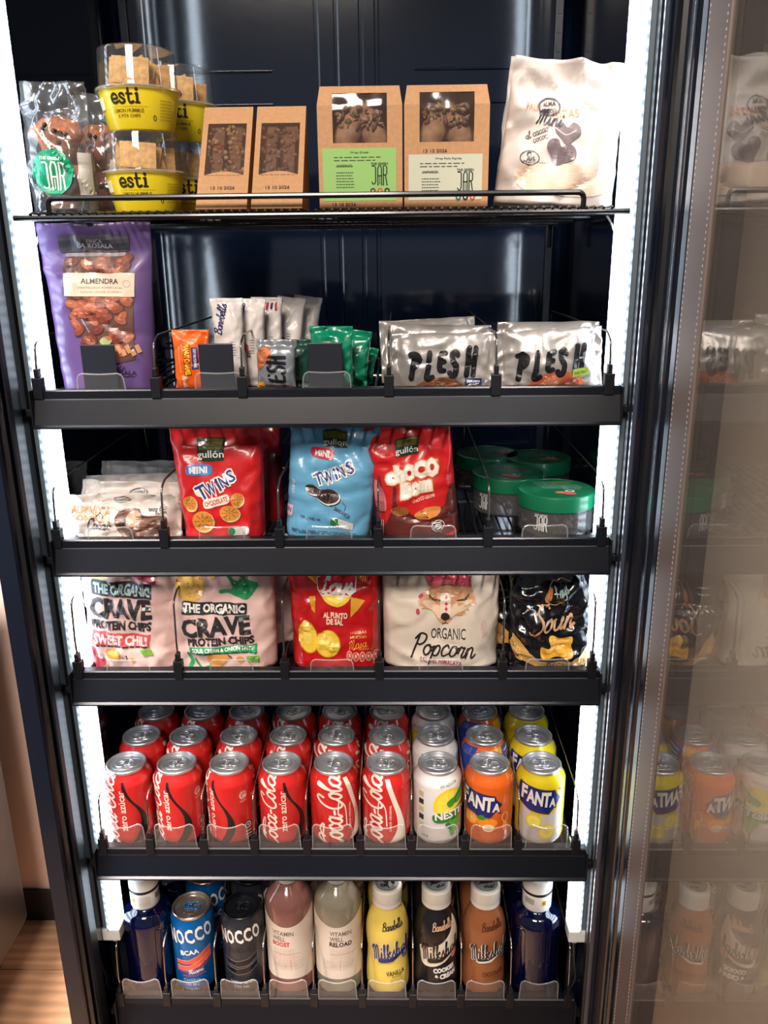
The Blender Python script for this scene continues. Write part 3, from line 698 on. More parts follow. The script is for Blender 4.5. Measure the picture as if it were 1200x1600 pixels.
def nestea(A):
    LF, LF2 = (44, 122, 52), (92, 170, 60); A.oy += 16
    A.ell(8, 62, 24, 25, (244, 214, 40), 1); A.ell(8, 62, 20, 21, (250, 224, 70), 2)
    for k in range(9):
        a = k*pi/4.5; A.stroke([(8, 62), (8+19*cos(a), 62+20*sin(a))], .7, (252, 240, 160), 3)
    A.blob([(-17, 78), (-6, 73), (10, 72), (26, 66), (36, 68), (34, 80), (20, 86), (2, 89), (-14, 88)], LF, 4)
    A.blob([(6, 86), (20, 84), (24, 92), (18, 104), (10, 112), (6, 100)], LF2, 4); A.blob([(0, 92), (6, 90), (10, 104), (4, 98)], LF, 5)
    A.blob([(12, 54), (22, 44), (34, 36), (32, 50), (24, 60), (14, 62)], LF, 5); A.blob([(16, 56), (26, 46), (33, 40), (28, 52), (20, 60)], LF2, 6)
    A.blob([(2, 58), (12, 52), (14, 62), (6, 66)], (70, 150, 50), 6)
    A.text('NESTEA', 12, 77, 52, 12, WHITE, .07, .035, layer=7)
    A.text('SIN AZÚCAR', 6, 31, 26, 4.2, (110, 100, 92), .12, .01); A.text('SABOR LIMÓN', -2, 118, 20, 4, (150, 156, 160), 0, .01)
    for k in range(5): A.rect(-38, 44+k*12, -30, 52+k*12, BLACK if k % 2 else (196, 190, 130), 2)
    A.text('Eco', -29, 112, 4, 12, (70, 80, 84), U, .0)
def fanta(col, fruit):
    NAVY = (24, 36, 120)
    def f(A):
        A.oy += 17 if fruit == 'orange' else 25
        A.poly([(-32, 41), (-10, 44), (20, 48), (22, 54), (30, 62), (12, 84), (-14, 80), (-30, 72), (-34, 55)], NAVY, 1)
        A.stroke([(-32, 41), (-10, 44), (20, 48), (22, 54), (30, 62), (12, 84), (-14, 80), (-30, 72), (-34, 55)], 1.0, (90, 60, 40), 2, closed=True)
        for ch, x, y, wd, ht in (('F', -25, 55, 11, 22), ('A', -13, 58, 14, 21), ('N', 0, 60, 13, 22), ('T', 12, 61, 13, 23), ('A', 22, 66, 11, 14)):
            x = x if fruit == 'orange' else (x-1)*.84-1; wd = wd if fruit == 'orange' else wd*.84; A.text(ch, x+.8, y+1.2, wd+2.5, ht+2.5, (14, 20, 70), -.06, .05, layer=3); A.text(ch, x, y, wd, ht, WHITE, -.06, .045, layer=4)
        if fruit == 'orange':
            A.ell(-14, 88, 13, 10, (255, 140, 20), 2); A.ell(-14, 88, 10, 8, (255, 168, 50), 3)
            for k in range(8): A.stroke([(-14, 88), (-14+10*cos(k*pi/4), 88+8*sin(k*pi/4))], .7, (255, 215, 140), 4)
            A.ell(10, 90, 14, 8, (250, 150, 30), 2); A.blob([(-4, 82), (4, 78), (8, 84), (0, 86)], (60, 140, 50), 5)
            A.ell(12, 98, 8, 6, (250, 226, 180), 5); A.lines(7, 96, 17, 3, 2, (160, 80, 20), .7, 6)
            A.ring(36, 84, 5, 7, .9, (250, 210, 160), 2); A.ell(36, 98, 4, 8, (250, 150, 60), 2)
        else:
            A.blob([(-24, 70), (-10, 86), (18, 84), (30, 72), (32, 136), (-26, 136)], (204, 196, 190), 0)
            for x, y, r in ((-8, 96, 11), (11, 112, 12)):
                A.ell(x, y, r, r, (238, 206, 30), 3); A.ell(x, y, r*.8, r*.8, (250, 232, 110), 4)
                for k in range(8): A.stroke([(x, y), (x+r*.75*cos(k*pi/4), y+r*.75*sin(k*pi/4))], .6, (244, 214, 60), 5)
            A.ell(28, 48, 2, 2, (60, 50, 40), 2)
        A.lines(52, 30, 76, 16, 4, (250, 240, 220), .9); A.rect(50, 26, 50.6, 95, (250, 240, 220), 2)
    return f
def fanta_blue(A):
    BL = (44, 70, 160)
    A.poly([(-52, 8), (-20, 6), (-34, 34), (-48, 60), (-60, 70), (-70, 40)], BL, 1); A.poly([(2, 8), (22, 7), (14, 40), (-2, 34)], (236, 170, 30), 2)
    A.poly([(18, 8), (58, 8), (60, 60), (30, 50), (22, 24)], BL, 1); A.poly([(-24, 20), (-8, 8), (-6, 40), (-20, 60)], (240, 178, 40), 2)
    for k in range(4): A.stroke([(26, 14+k*6), (44, 12+k*6), (60, 16+k*6)], 1.6, (230, 230, 235), 3)
    A.text('FANTA', -4, 62, 52, 20, WHITE, -.05, .04, layer=4)
bm_red = M('can_red', (208, 40, 38), .28, metal=.1, coat=.5)
KIN = {
 'zero': (bm_red, cola_zero), 'red': (bm_red, cola_red), 'tea': (M('can_white', (226, 222, 218), .3, coat=.4), nestea),
 'orange': (M('can_orange', (232, 104, 34), .27, metal=.1, coat=.5), fanta((240, 100, 20), 'orange')),
 'lemon': (M('can_yellow', (230, 206, 32), .27, metal=.1, coat=.5), fanta((238, 208, 10), 'lemon')),
 'orange_blue': (M('can_orange', (232, 104, 34)), fanta_blue)}
PR = {k: build_can(k, *v) for k, v in KIN.items()}
cx = [-.2926, -.2231, -.1512, -.0794, -.0086, .0629, .1334, .2037, .2739]
rows = [('front', .0402, ['zero', 'zero', 'zero', 'zero', 'red', 'red', 'tea', 'orange', 'lemon'], [0, -10, -23, 4, -1, -19, 9, -15, -5]),
        ('middle', .1075, ['red', 'zero', 'zero', 'zero', 'red', 'red', 'tea', 'orange_blue', 'lemon'], [70, 0, 4, 8, -30, -30, -16, 6, -10]),
        ('rear', .1745, ['zero', 'zero', 'zero', 'zero', 'red', 'red', 'tea', 'orange_blue', 'lemon'], [-8, 2, 8, -6, -6, -12, -30, 20, 14])]
ORD = ['first', 'second', 'third', 'fourth', 'fifth', 'sixth', 'seventh', 'eighth', 'ninth']
DES = {'zero': 'red cola can with black ribbon', 'red': 'red cola can with white ribbon', 'tea': 'white iced tea can', 'orange': 'orange soda can',
       'lemon': 'yellow lemon soda can', 'orange_blue': 'orange soda can with blue patches'}
rnd = random.Random(4); used = set()
for rn, y, kinds, sh in rows:
    for i, (k, s_) in enumerate(zip(kinds, sh)):
        o = PR[k] if k not in used else copy_tree(PR[k]); used.add(k)
        o.name = 'drink_can'; a = s_*.001/CANR
        jx = 0 if rn == 'front' else rnd.uniform(-.001, .001)
        o.location = (cx[i]+jx+(.004 if rn == 'rear' and i < 2 else 0), y, SURF[5]+.0002); o.rotation_euler = (0, 0, a)
        tabrot = {('front', 0): 1.9, ('front', 1): -1.2, ('front', 2): -1.5, ('front', 3): -1.5, ('front', 4): -2.4, ('front', 5): 1.3, ('front', 6): -1.6, ('front', 7): -2.0, ('front', 8): 1.5}.get((rn, i), rnd.choice([-1, 1])*rnd.uniform(.4, 2.2))
        for ch in o.children:
            if ch.name.startswith('pull_tab'): ch.rotation_euler.z = tabrot-a
            if ch.name.startswith('lid'): ch.rotation_euler.z = tabrot-a
        tag(o, f'{DES[k]}, {rn} row of cans, {ORD[i]} from the left', 'can', 'drink cans standing in three rows')

# ------------------------------------------------------------------ bottom shelf: bottles and slim cans
def bottle(name, prof, mat, n=48):
    bm = LA(prof, n, cap0=True, cap1=True); o = link(name, bm, mat, smooth=60); return o
def prof_r(pr, ref):
    def f(z):
        for (r1, z1), (r2, z2) in zip(pr, pr[1:]):
            if z1 <= z <= z2 and z2 > z1: return r1+(r2-r1)*(z-z1)/(z2-z1)
        return ref
    f.ref = ref; return f
def smooth_prof(P, n=4):
    return [(max(.0005, p.x), p.y) for p in spline([(r, z, 0) for r, z in P], n)]
S6 = SURF[6]+.0002
# blue mineral water bottle
bp = smooth_prof([(.026, 0), (.034, .003), (.0355, .012), (.0355, .06), (.0355, .112), (.0345, .123), (.0300, .1325), (.0235, .1375), (.0202, .141), (.0198, .150), (.0198, .186)])
glassblue = M('blue_glass', (4, 7, 44), .05, coat=.8, spec=.8)
def blue_bottle():
    o = bottle('water_bottle', bp, glassblue)
    bm = LA([(.0204, .141), (.0208, .142), (.0208, .166), (.0204, .167)], 40); lb = link('neck_label', bm, M('paper_white', (226, 222, 214), .6), o, smooth=40)
    bm = LA([(.0206, .1672), (.0214, .1678), (.0214, .1705), (.0206, .171)], 40); link('neck_ring', bm, M('ring_black', (20, 20, 26), .4), o, smooth=40)
    bm = LA([(.0204, .1712), (.0212, .172), (.0212, .189), (.020, .191)], 40, cap1=True); link('cap', bm, M('cap_cream', (232, 230, 222), .5), o, smooth=40)
    A = Art(0, 167, .001, .001)
    A.rect(-14, 6, -8, 15, (226, 178, 40), 1, r=1); A.text('H', -11, 10.5, 3, 5, (60, 50, 40), 0, .05); A.lines(-3, 5, 16, 7, 2.2, (120, 116, 110), .5)
    for k in range(14): A.rect(22+k*1.1, 4, 22.5+k*1.1, 14, BLACK, 1)
    for k in range(14): A.rect(-40+k*1.1, 4, -39.5+k*1.1, 14, BLACK, 1)
    A.build(cylmap(.0208), .004, 'label_print', lb, M_print('ink_gloss', .35), base=.0002, cellv=0)
    return o
# pairs: slim cans
lid_slim = lid_mesh(.136, .0272, M('slim_lid', (196, 186, 174), .26, metal=.9)); tab_blue = tab_mesh(.136, M('tab_blue', (50, 110, 170), .3, metal=.6))
lid_dark = lid_mesh(.136, .0272, M('lid_dark', (34, 36, 42), .3, metal=.6)); tab_dark = tab_mesh(.136, M('tab_dark', (30, 32, 38), .3, metal=.6))
def nocco_blue(A):
    R1, R2 = (224, 84, 66), (120, 60, 110)
    for i, ch in enumerate('NOCCO'):
        A.text(ch, -24+14*i, 32-1.8*i, 12.5, 25, WHITE, .12, .03, layer=3)
    A.text('BCAA', 2, 57, 27, 8.5, WHITE, .12, .03, layer=3)
    for k, (y, t) in enumerate(((68, 7), (78, 7), (86, 4))):
        A.poly([(-21, y+6), (0, y+3), (14, y-4), (26, y-12), (34, y-14), (34, y-14+t), (24, y-3+t*.6), (8, y+7+t*.3), (-21, y+6+t)], (R1, (232, 96, 72), R2)[k], 2)
        A.stroke([(-21, y+6), (0, y+3), (14, y-4), (26, y-12), (34, y-14)], .8, (244, 170, 140), 3)
    A.script('Miami', 8, 91, 22, 8, WHITE, .2, pen=.1); A.text('MÁS RICO SABOR', 6, 98, 34, 4, (190, 60, 70), .1, .02, layer=4)
    A.text('CAFEÍNA', 2, 107, 26, 6, (150, 176, 200), 0, .02); A.text('180 MG', 2, 115, 20, 6, (150, 176, 200), 0, .02); A.text('330 ML', 2, 124, 20, 5, (150, 176, 200), 0, .02)
def nocco_dark(A):
    for i, ch in enumerate('NOCCO'):
        A.text(ch, -25+12.8*i, 32-1.8*i, 11.6, 24, WHITE, .10, .035, layer=3)
    A.text('FOCUS', 0, 53, 34, 8, BLACK, .06, .012, layer=3)
    for y in (70, 84):
        P = [(-24, y), (-6, y+3), (12, y-1), (26, y-10), (26, y), (12, y+10), (-4, y+13), (-24, y+9)]
        A.poly(P, (16, 16, 20), 2); A.stroke(P, .7, (150, 150, 156), 3, closed=True)
    A.text('NITRO', 0, 103, 30, 4, (30, 30, 34), 0, .02); A.text('CAFEÍNA 180 MG', 0, 111, 36, 5, (200, 200, 204), 0, .02); A.text('330 ML', 0, 119, 24, 4, (170, 170, 176), 0, .02); A.lines(-14, 124, 14, 3, 3, (150, 150, 156), .9)
def vit(word, col, liquid, nm):
    pr = smooth_prof([(.025, 0), (.033, .003), (.0345, .012), (.0345, .06), (.0345, .118), (.0344, .142), (.0318, .157), (.0250, .167), (.0170, .176), (.0135, .181), (.0135, .190)])
    o = bottle('drink_bottle', pr, M('liquid_'+nm, liquid, .12, coat=.6, trans=.25, var=.06, bscale=30))
    bm = LA([(.0146, .1825), (.0150, .184), (.0150, .199), (.0140, .200)], 36, cap1=True); link('cap', bm, M('cap_white', (225, 228, 222)), o, smooth=40)
    zz = [.016+.103*k/20 for k in range(21)]
    # wrap-round paper label with a swooping top edge
    bm = bmesh.new(); n = 60; ring = []
    for k in range(n+1):
        a = -2.6+5.2*k/n; top = .147-.022*cos(a*1.1)*(1 if abs(a) < 1.4 else .2)
        ring.append([bm.verts.new(((.0348)*sin(a), -(.0348)*cos(a), z)) for z in (.030+.002*cos(a*2), .05, .08, top-.01, top)])
    for a, b in zip(ring, ring[1:]):
        for j in range(4): bm.faces.new((a[j], b[j], b[j+1], a[j+1]))
    lb = link('paper_label', bm, M('label_cream', (228, 212, 196), .5), o, smooth=True)
    A = Art(0, 222, .001, .001); G = (120, 114, 104)
    x0 = 6 if nm == 'clear' else -6
    A.text('VITAMIN', x0, 108, 32, 7.5, G, -.04, .012); A.text('WELL', x0-6, 117.5, 20, 7.5, G, -.04, .012)
    A.text(word, x0-3+(3 if nm == 'clear' else 0), 127, 26 if nm != 'clear' else 33, 8, col, -.02, .03)
    A.lines(x0-16, 136, x0+16, 3, 3.2, (180, 160, 140), .7); A.lines(x0-16, 146, x0+22, 8, 3.0, (170, 156, 144) if nm == 'clear' else (200, 110, 110), .6)
    A.rect(x0-16, 144.5, x0+24, 145, G, 2); A.lines(-22, 158, 3, 6, 2.8, (176, 166, 156), .6); A.lines(8, 158, 26, 6, 2.8, (176, 166, 156), .6); A.rect(4, 156, 4.5, 174, G, 2)
    A.lines(-46, 110, -28, 18, 3.2, (176, 166, 156), .6)
    A.build(cylmap(.0348), .004, 'label_print', lb, M_print('ink_gloss', .35), base=.0002, cellv=0); return o
def shake(col, nm, ink, ink2, sub):
    pr = smooth_prof([(.024, 0), (.0300, .003), (.0318, .014), (.0312, .036), (.0298, .058), (.0298, .072), (.0312, .092), (.0308, .110), (.0270, .127), (.0212, .140), (.0190, .146), (.0190, .152)])
    o = bottle('milkshake_bottle', pr, M('sleeve_'+nm, col, .28, coat=.35))
    prof = [(.0195, .148), (.0213, .149), (.0213, .153), (.0208, .1545), (.0214, .156), (.0214, .1745), (.0200, .1775), (.0002, .1778)]
    bm = bmesh.new(); lathe(bm, prof[:6], 72); 
    for i, v in enumerate(bm.verts):
        if .156 <= v.co.z <= .175 and i % 2: v.co.x *= .985; v.co.y *= .985
    lathe(bm, prof[5:], 72)
    cp = link('cap', bm, M('cap_milk', (226, 220, 208), .45), o, smooth=50)
    A = Art(0, 0, .001, .001)
    A.ell(0, 0, 17.2, 17.2, (150, 160, 158), 1, n=36); A.script('Shake', -1, -3.5, 21, 10, BLACK, pen=.16, layer=3); A.script('me!', 3, 6.5, 15, 9, BLACK, pen=.16, layer=3)
    for k in range(26):
        a = 2*pi*k/26; A.text('SHAKEITWELLKEEPREFRIGERATED'[k], 15*sin(a), -15*cos(a), 1.5, 2, BLACK, -a, .04, layer=3)
    ptop = A.build(lambda u, v, h: Vector((u, v, .1779+h)), 0, 'cap_print', cp, M_print('ink_gloss', .35), base=.0002)
    A = Art(0, 197, .001, .001); x0 = 9
    A.script('Barebells', x0, 71, 34, 12, ink, .10, pen=.105, layer=4)
    if nm == 'black':
        A.blob([(-26, 108), (-12, 106), (6, 98), (20, 84), (30, 66), (36, 66), (36, 108), (24, 126), (4, 138), (-14, 142), (-24, 138), (-27, 122)], (240, 226, 206), 1)
    A.script('Milkshake', 8, 112, 66, 28, ink2, .24, pen=.066, layer=6)
    if nm == 'brown': A.script('Milkshake', 7.2, 113.0, 66, 28, WHITE, .24, pen=.11, layer=4)
    elif nm != 'black': A.script('Milkshake', 7.4, 112.8, 66, 28, WHITE, .24, pen=.085, layer=4)
    u = ink2 if nm != 'brown' else WHITE
    A.poly([(-14, 128), (4, 126), (20, 118), (30, 108), (24, 120), (8, 132), (-10, 135), (-14, 134)], u, 6)
    if nm == 'brown': A.poly([(-12, 128), (4, 126), (18, 119), (26, 112), (18, 121), (4, 129), (-12, 132)], BLACK, 7)
    A.ell(29, 124, 6.5, 8, {'yellow': (30, 56, 130), 'black': (214, 130, 90), 'brown': (70, 66, 110)}[nm], 7); A.text('24g', 29, 122, 7, 4, WHITE, .3, .03, layer=8); A.text('PROTEIN', 29, 127, 9, 2, WHITE, .3, .02, layer=8)
    if nm == 'black':
        A.text('COOKIES', 12, 147, 34, 8.5, WHITE, .05, .06, layer=4); A.text('& CREAM', 14, 158, 34, 9, WHITE, .05, .06, layer=4)
    elif nm == 'yellow':
        A.text('VANILLA', 12, 153, 28, 8, (60, 50, 30), .03, .02, layer=4); A.text('FLAVOUR', 14, 160, 14, 2.4, (60, 50, 30), .03, .02); A.lines(4, 164, 26, 3, 3, (90, 80, 50), .6)
    else:
        A.text('CHOCOLATE', 12, 153, 32, 8, (60, 30, 20), .03, .02, layer=4); A.lines(0, 160, 24, 2, 3, (90, 50, 30), .6)
    A.build(cylmap(prof_r(pr, .031)), .004, 'printed_design', o, inkcan, base=.0003, step=.00012)
    return o
def place(o, x, y, label, cat, group, rz=0, z=S6, copy=False):
    if copy: o = copy_tree(o)
    o.location = (x, y, z); o.rotation_euler = (0, 0, rz); tag(o, label, cat, group); return o
g6 = 'bottles and slim cans on the lowest shelf'
b1 = place(blue_bottle(), -.2915, .048, 'deep blue glass water bottle with white neck label, beside the blue slim can', 'bottle', g6, .0)
place(b1, .2790, .046, 'deep blue glass water bottle with barcode neck label, beside the brown milkshake', 'bottle', g6, .85, copy=True)
place(b1, -.289, .122, 'blue glass water bottle standing behind the leftmost blue bottle', 'bottle', g6, .6, copy=True)
place(b1, .2775, .120, 'blue glass water bottle standing behind the rightmost blue bottle', 'bottle', g6, -.7, copy=True)
n1 = build_can('slim_can', M('can_blue', (10, 104, 178), .27, metal=.3, coat=.4), lambda A: None if 0 else nocco_blue(A), .0312, .136, .0266, .0270, lid_slim, tab_blue, 'slim_can') if 0 else None
def slim(fill, mat, lidm, tabm):
    root = bpy.data.objects.new('slim_can', can_body('slim_can', .0312, .136, .0266, .0270, mat)); COL.objects.link(root)
    add(lidm, 'lid', root); add(tabm, 'pull_tab', root, rot=(0, 0, -1.5))
    can_art(fill, 136).build(cylmap(can_r(.0312, .136, .0266, .0270)), .004, 'printed_design', root, inkcan, base=.00025, step=.0001); return root
n1 = slim(nocco_blue, M('can_blue', (10, 104, 178), .27, metal=.3, coat=.4), lid_slim, tab_blue)
n2 = slim(nocco_dark, M('can_grey', (58, 60, 68), .3, metal=.4, coat=.3), lid_dark, tab_dark)
place(n1, -.2240, .044, 'bright blue slim energy drink can with red stripes, at the front', 'can', g6, -.05)
place(n1, -.2190, .112, 'blue slim energy drink can half hidden behind the red-striped blue can', 'can', g6, .9, copy=True)
place(n2, -.1500, .044, 'dark grey slim energy drink can with black stripes and black lid', 'can', g6, -.03)
place(n2, -.1490, .112, 'dark grey slim can standing behind the front dark grey can', 'can', g6, .95, copy=True)
v1 = vit('BOOST', (214, 60, 70), (158, 106, 98), 'pink'); v2 = vit('RELOAD', (40, 36, 36), (158, 150, 130), 'clear')
place(v1, -.0815, .047, 'pink vitamin drink bottle with a cream label and red word', 'bottle', g6)
place(v2, -.0100, .047, 'pale beige vitamin drink bottle with a cream label and black word', 'bottle', g6)
place(v1, -.0805, .120, 'pink drink bottle standing behind the front pink bottle', 'bottle', g6, .5, copy=True)
place(v2, -.0100, .120, 'pale drink bottle standing behind the front pale bottle', 'bottle', g6, .7, copy=True)
s1 = shake((232, 204, 96), 'yellow', (36, 34, 60), (30, 44, 110), 'V'); s2 = shake((34, 30, 32), 'black', (226, 180, 140), (34, 22, 20), 'C'); s3 = shake((158, 96, 58), 'brown', (84, 44, 28), (36, 26, 34), 'K')
for o, x, c, d in ((s1, .0625, 'yellow', 'yellow vanilla milkshake bottle with white cap'), (s2, .1335, 'black', 'black cookies milkshake bottle with white cap'), (s3, .2040, 'brown', 'brown chocolate milkshake bottle with white cap')):
    place(o, x, .042, d+', at the front of the lowest shelf', 'bottle', g6)
    for ch in o.children:
        if ch.name.startswith('cap'): ch.rotation_euler.z = {'yellow': 1.7, 'black': .45, 'brown': .12}[c]
    place(o, x, .111, f'{c} milkshake bottle standing behind the front {c} one', 'bottle', g6, .9, copy=True)

# ------------------------------------------------------------------ flexible packs, shelf by shelf
FILM = M_print('ink_film', .38, coat=.25); MATT = M_print('ink_matt', .55)
def AR(ox, oy, sx, sy, tilt=0, cx0=0):
    """artwork read off an enlarged crop: origin = middle of the pack's foot"""
    A = Art(ox, oy, sx, sy); A.tilt = tilt
    return A
def pack(name, x, yf, z, bag, mat, label, cat, art=None, tilt=0, lean=0, yaw=0, group=None, ink=FILM, cell=.005, nu=34, nv=38):
    """yf: front of the pack; tilt leans it sideways, lean tips it back"""
    o = link(name, bag.mesh(nu, nv), mat, smooth=True)
    o.location = (x, yf+bag.d/2+.0015, z); o.rotation_euler = (-lean, tilt, yaw); tag(o, label, cat, group)
    if art is not None:
        tl = math.tan(tilt); art.V = [(u-tl*v, v, l) for u, v, l in art.V]
        art.V = [(max(-bag.w/2*.985, min(bag.w/2*.985, u)), max(.0005, min(bag.h-.0005, v)), l) for u, v, l in art.V]
        art.build(on_bag(bag), 0, 'printed_design', o, ink, base=.0006, cuts=(bag.us, bag.vs))
    return o
s4 = .804e-3/3; t4 = .885e-3/3; z4 = SURF[4]+.0003
pink = sealbump('film_pink', (226, 190, 182), .42, bump=.35, bscale=30)
DK = (48, 46, 50)
bagc1 = Bag(.130, .158, .058, side=3, seed=3, wr=.0030, top=.016, fs=24, narrow=.04)
A = AR(339, 490, s4, t4)
A.ell(205, 55, 62, 42, (236, 196, 120), 1); A.ell(205, 55, 50, 33, (240, 206, 138), 2)
A.blob([(350, 55), (380, 40), (470, 50), (485, 105), (440, 95), (390, 75)], (170, 44, 66), 1)
A.rect(162, 97, 468, 163, DK, 2, r=8, ang=-.05); A.text('THE ORGANIC', 316, 131, 288, 46, (190, 214, 208), -.05, .045, layer=4)
A.text('CRAVE', 303, 214, 308, 92, DK, -.02, 0.045, layer=4); A.text('PROTEIN CHIPS', 302, 289, 304, 40, DK, -.02, .05, layer=4)
A.poly([(150, 318), (450, 326), (440, 384), (150, 380)], (200, 76, 80), 2); A.text('SWEET CHILI', 296, 354, 276, 44, (240, 206, 200), -.02, .05, layer=4)
A.lines(170, 382, 430, 1, 6, DK, 7, layer=5)
A.blob([(212, 410), (240, 395), (290, 400), (288, 432), (250, 442), (222, 432)], (214, 140, 56), 3); A.blob([(222, 414), (250, 402), (280, 410), (262, 430)], (230, 164, 70), 4)
A.poly([(392, 395), (455, 390), (462, 418), (410, 424)], (120, 170, 60), 3)
A.blob([(140, 390), (160, 400), (170, 440), (205, 450), (190, 486), (135, 486)], (196, 72, 84), 2); A.blob([(165, 432), (180, 424), (195, 430), (190, 446), (172, 446)], (236, 200, 196), 3)
A.stroke([(306, 425), (312, 440)], 5, DK, 3); A.stroke([(322, 422), (326, 438)], 5, DK, 3); A.ell(352, 440, 12, 9, (216, 150, 70), 3)
pack('crisp_bag', -.2620, .020, z4, bagc1, pink, 'pink crisp bag with red flavour banner, at the left end of its shelf', 'crisp bag', A, yaw=-.05)
bagc2 = Bag(.140, .160, .060, side=3, seed=8, wr=.0028, top=.016, fs=22, narrow=.03)
A = AR(755, 486, s4, t4)
A.ell(617, 112, 74, 66, (226, 176, 80), 1, n=30); A.ell(617, 110, 66, 58, (236, 190, 96), 2, n=30)
rr = random.Random(2)
for k in range(16): A.ell(617+rr.uniform(-50, 50), 110+rr.uniform(-45, 45), rr.uniform(2, 5), rr.uniform(2, 4), (190, 126, 50), 3, n=7)
A.ell(727, 66, 15, 15, (226, 180, 90), 2)
GN = (34, 150, 92)
A.blob([(760, 126), (800, 118), (824, 112), (812, 84), (780, 50), (800, 48), (840, 88), (856, 78), (852, 48), (878, 48), (880, 86), (900, 92), (945, 104), (915, 148), (880, 166), (840, 150), (800, 138), (764, 138)], GN, 2, n=3)
for k in range(8): A.ell(815+k*9, 66+abs(k-4)*14, 2.5, 2.5, WHITE, 3, n=6)
A.stroke([(504, 110), (500, 135)], 6, DK, 3); A.stroke([(522, 112), (520, 138)], 6, DK, 3)
A.rect(576, 176, 890, 230, DK, 3, r=8, ang=-.02); A.text('THE ORGANIC', 731, 203, 296, 40, WHITE, -.02, .045, layer=5)
A.text('CRAVE', 737, 281, 334, 84, DK, .04, 0.045, layer=4); A.text('PROTEIN CHIPS', 757, 346, 322, 38, DK, .03, .05, layer=4)
A.poly([(600, 376), (930, 366), (930, 404), (606, 406)], GN, 2); A.text('SOUR CREAM & ONION TASTE', 766, 385, 300, 20, (226, 238, 226), .03, .04, layer=4); A.lines(640, 402, 920, 1, 5, DK, 5, layer=5)
A.blob([(690, 412), (740, 408), (805, 414), (780, 440), (740, 468), (700, 452)], (206, 142, 70), 3); A.ell(848, 434, 20, 14, (216, 158, 80), 3, ang=-.4)
A.stroke([(790, 412), (806, 424)], 5, DK, 4); A.poly([(878, 420), (938, 416), (940, 446), (884, 450)], (110, 168, 70), 3)
A.stroke([(596, 406), (612, 440), (600, 470), (622, 496)], 18, GN, 3, smooth=5); A.stroke([(628, 430), (660, 470), (700, 462), (680, 490), (640, 490)], 12, GN, 3, smooth=5)
pack('crisp_bag', -.1455, .016, z4, bagc2, pink, 'pink crisp bag with green flavour banner and green hand print', 'crisp bag', A, yaw=.0)
b = Bag(.135, .150, .055, side=3, seed=12, wr=.003, top=.016, fs=24)
A = AR(755, 486, s4, t4); A.script('bio', 880, 150, 60, 60, DK, 1.2, pen=.08); A.stroke([(900, 230), (912, 240), (900, 252)], 6, DK, 3)
pack('crisp_bag', -.128, .085, z4, b, pink, 'pink crisp bag standing behind the one with the green banner', 'crisp bag', A, yaw=.1)
# salted crisps
redf = sealbump('film_red', (190, 22, 26), .28, coat=.5, bump=.35, bscale=30)
bg1 = Bag(.120, .160, .058, side=3, seed=5, wr=.0028, fs=24, top=.014, narrow=.05)
A = AR(310, 486, s4, t4)
for k in range(9):
    A.stroke([(165+k*12, 48), (185+k*8+10*k/4, 70+k*3), (235+k*3, 105)], 4, ((244, 180, 40), (236, 120, 30))[k % 2], 1, smooth=3)
for k in range(5): A.stroke([(420+k*14, 48), (430+k*9, 80+k*4)], 4, (240, 160, 40), 1)
A.poly([(186, 160), (218, 150), (216, 225), (198, 210)], (214, 150, 40), 1); A.poly([(392, 152), (460, 172), (424, 212), (388, 244)], (220, 160, 50), 1)
A.ell(321, 120, 78, 74, (236, 200, 60), 2, n=32); A.ell(321, 116, 68, 62, (246, 222, 110), 3, n=32)
A.poly([(228, 70), (262, 52), (330, 60), (400, 50), (418, 66), (416, 130), (380, 150), (310, 142), (250, 152), (230, 120)], WHITE, 4)
A.poly([(233, 74), (264, 58), (330, 66), (398, 56), (412, 70), (410, 126), (378, 144), (310, 136), (252, 146), (235, 118)], (200, 20, 36), 5)
A.script('Lays', 318, 106, 160, 66, WHITE, .02, pen=.19, layer=6)
A.text('AL PUNTO', 314, 233, 118, 28, (240, 216, 190), -.03, .045, layer=3); A.text('DE SAL', 312, 262, 84, 26, (240, 216, 190), -.03, .045, layer=3)
for cx_, cy_, a_, b_, g in ((176, 335, 50, 73, .15), (274, 360, 64, 62, -.4)):
    A.ell(cx_, cy_, a_, b_, (206, 150, 34), 3, n=26, ang=g); A.ell(cx_, cy_, a_-5, b_-5, (238, 196, 66), 4, n=26, ang=g); A.ell(cx_-5, cy_-8, a_*.5, b_*.55, (246, 212, 96), 5, ang=g)
for k, s_ in enumerate(('LIGERAS', 'MUCHO')): A.text(s_, 426, 312+k*18, 80, 10, (230, 150, 60), 0, .02)
A.script('Masa', 420, 362, 90, 44, (240, 160, 60), .15, pen=.07); A.text('NUEVO', 452, 386, 50, 9, (230, 150, 60), 0, .02)
for k in range(5):
    A.ell(382+k*31, 416+k*3, 15, 25, (240, 196, 180), 3); A.ell(382+k*31, 416+k*3, 12, 22, (214, 90, 70), 4); A.text('%d' % (k+2), 382+k*31, 412+k*3, 10, 14, WHITE, 0, .03, layer=5)
pack('crisp_bag', .0005, .016, z4, bg1, redf, 'red potato crisp bag with yellow round emblem and two printed crisps', 'crisp bag', A)
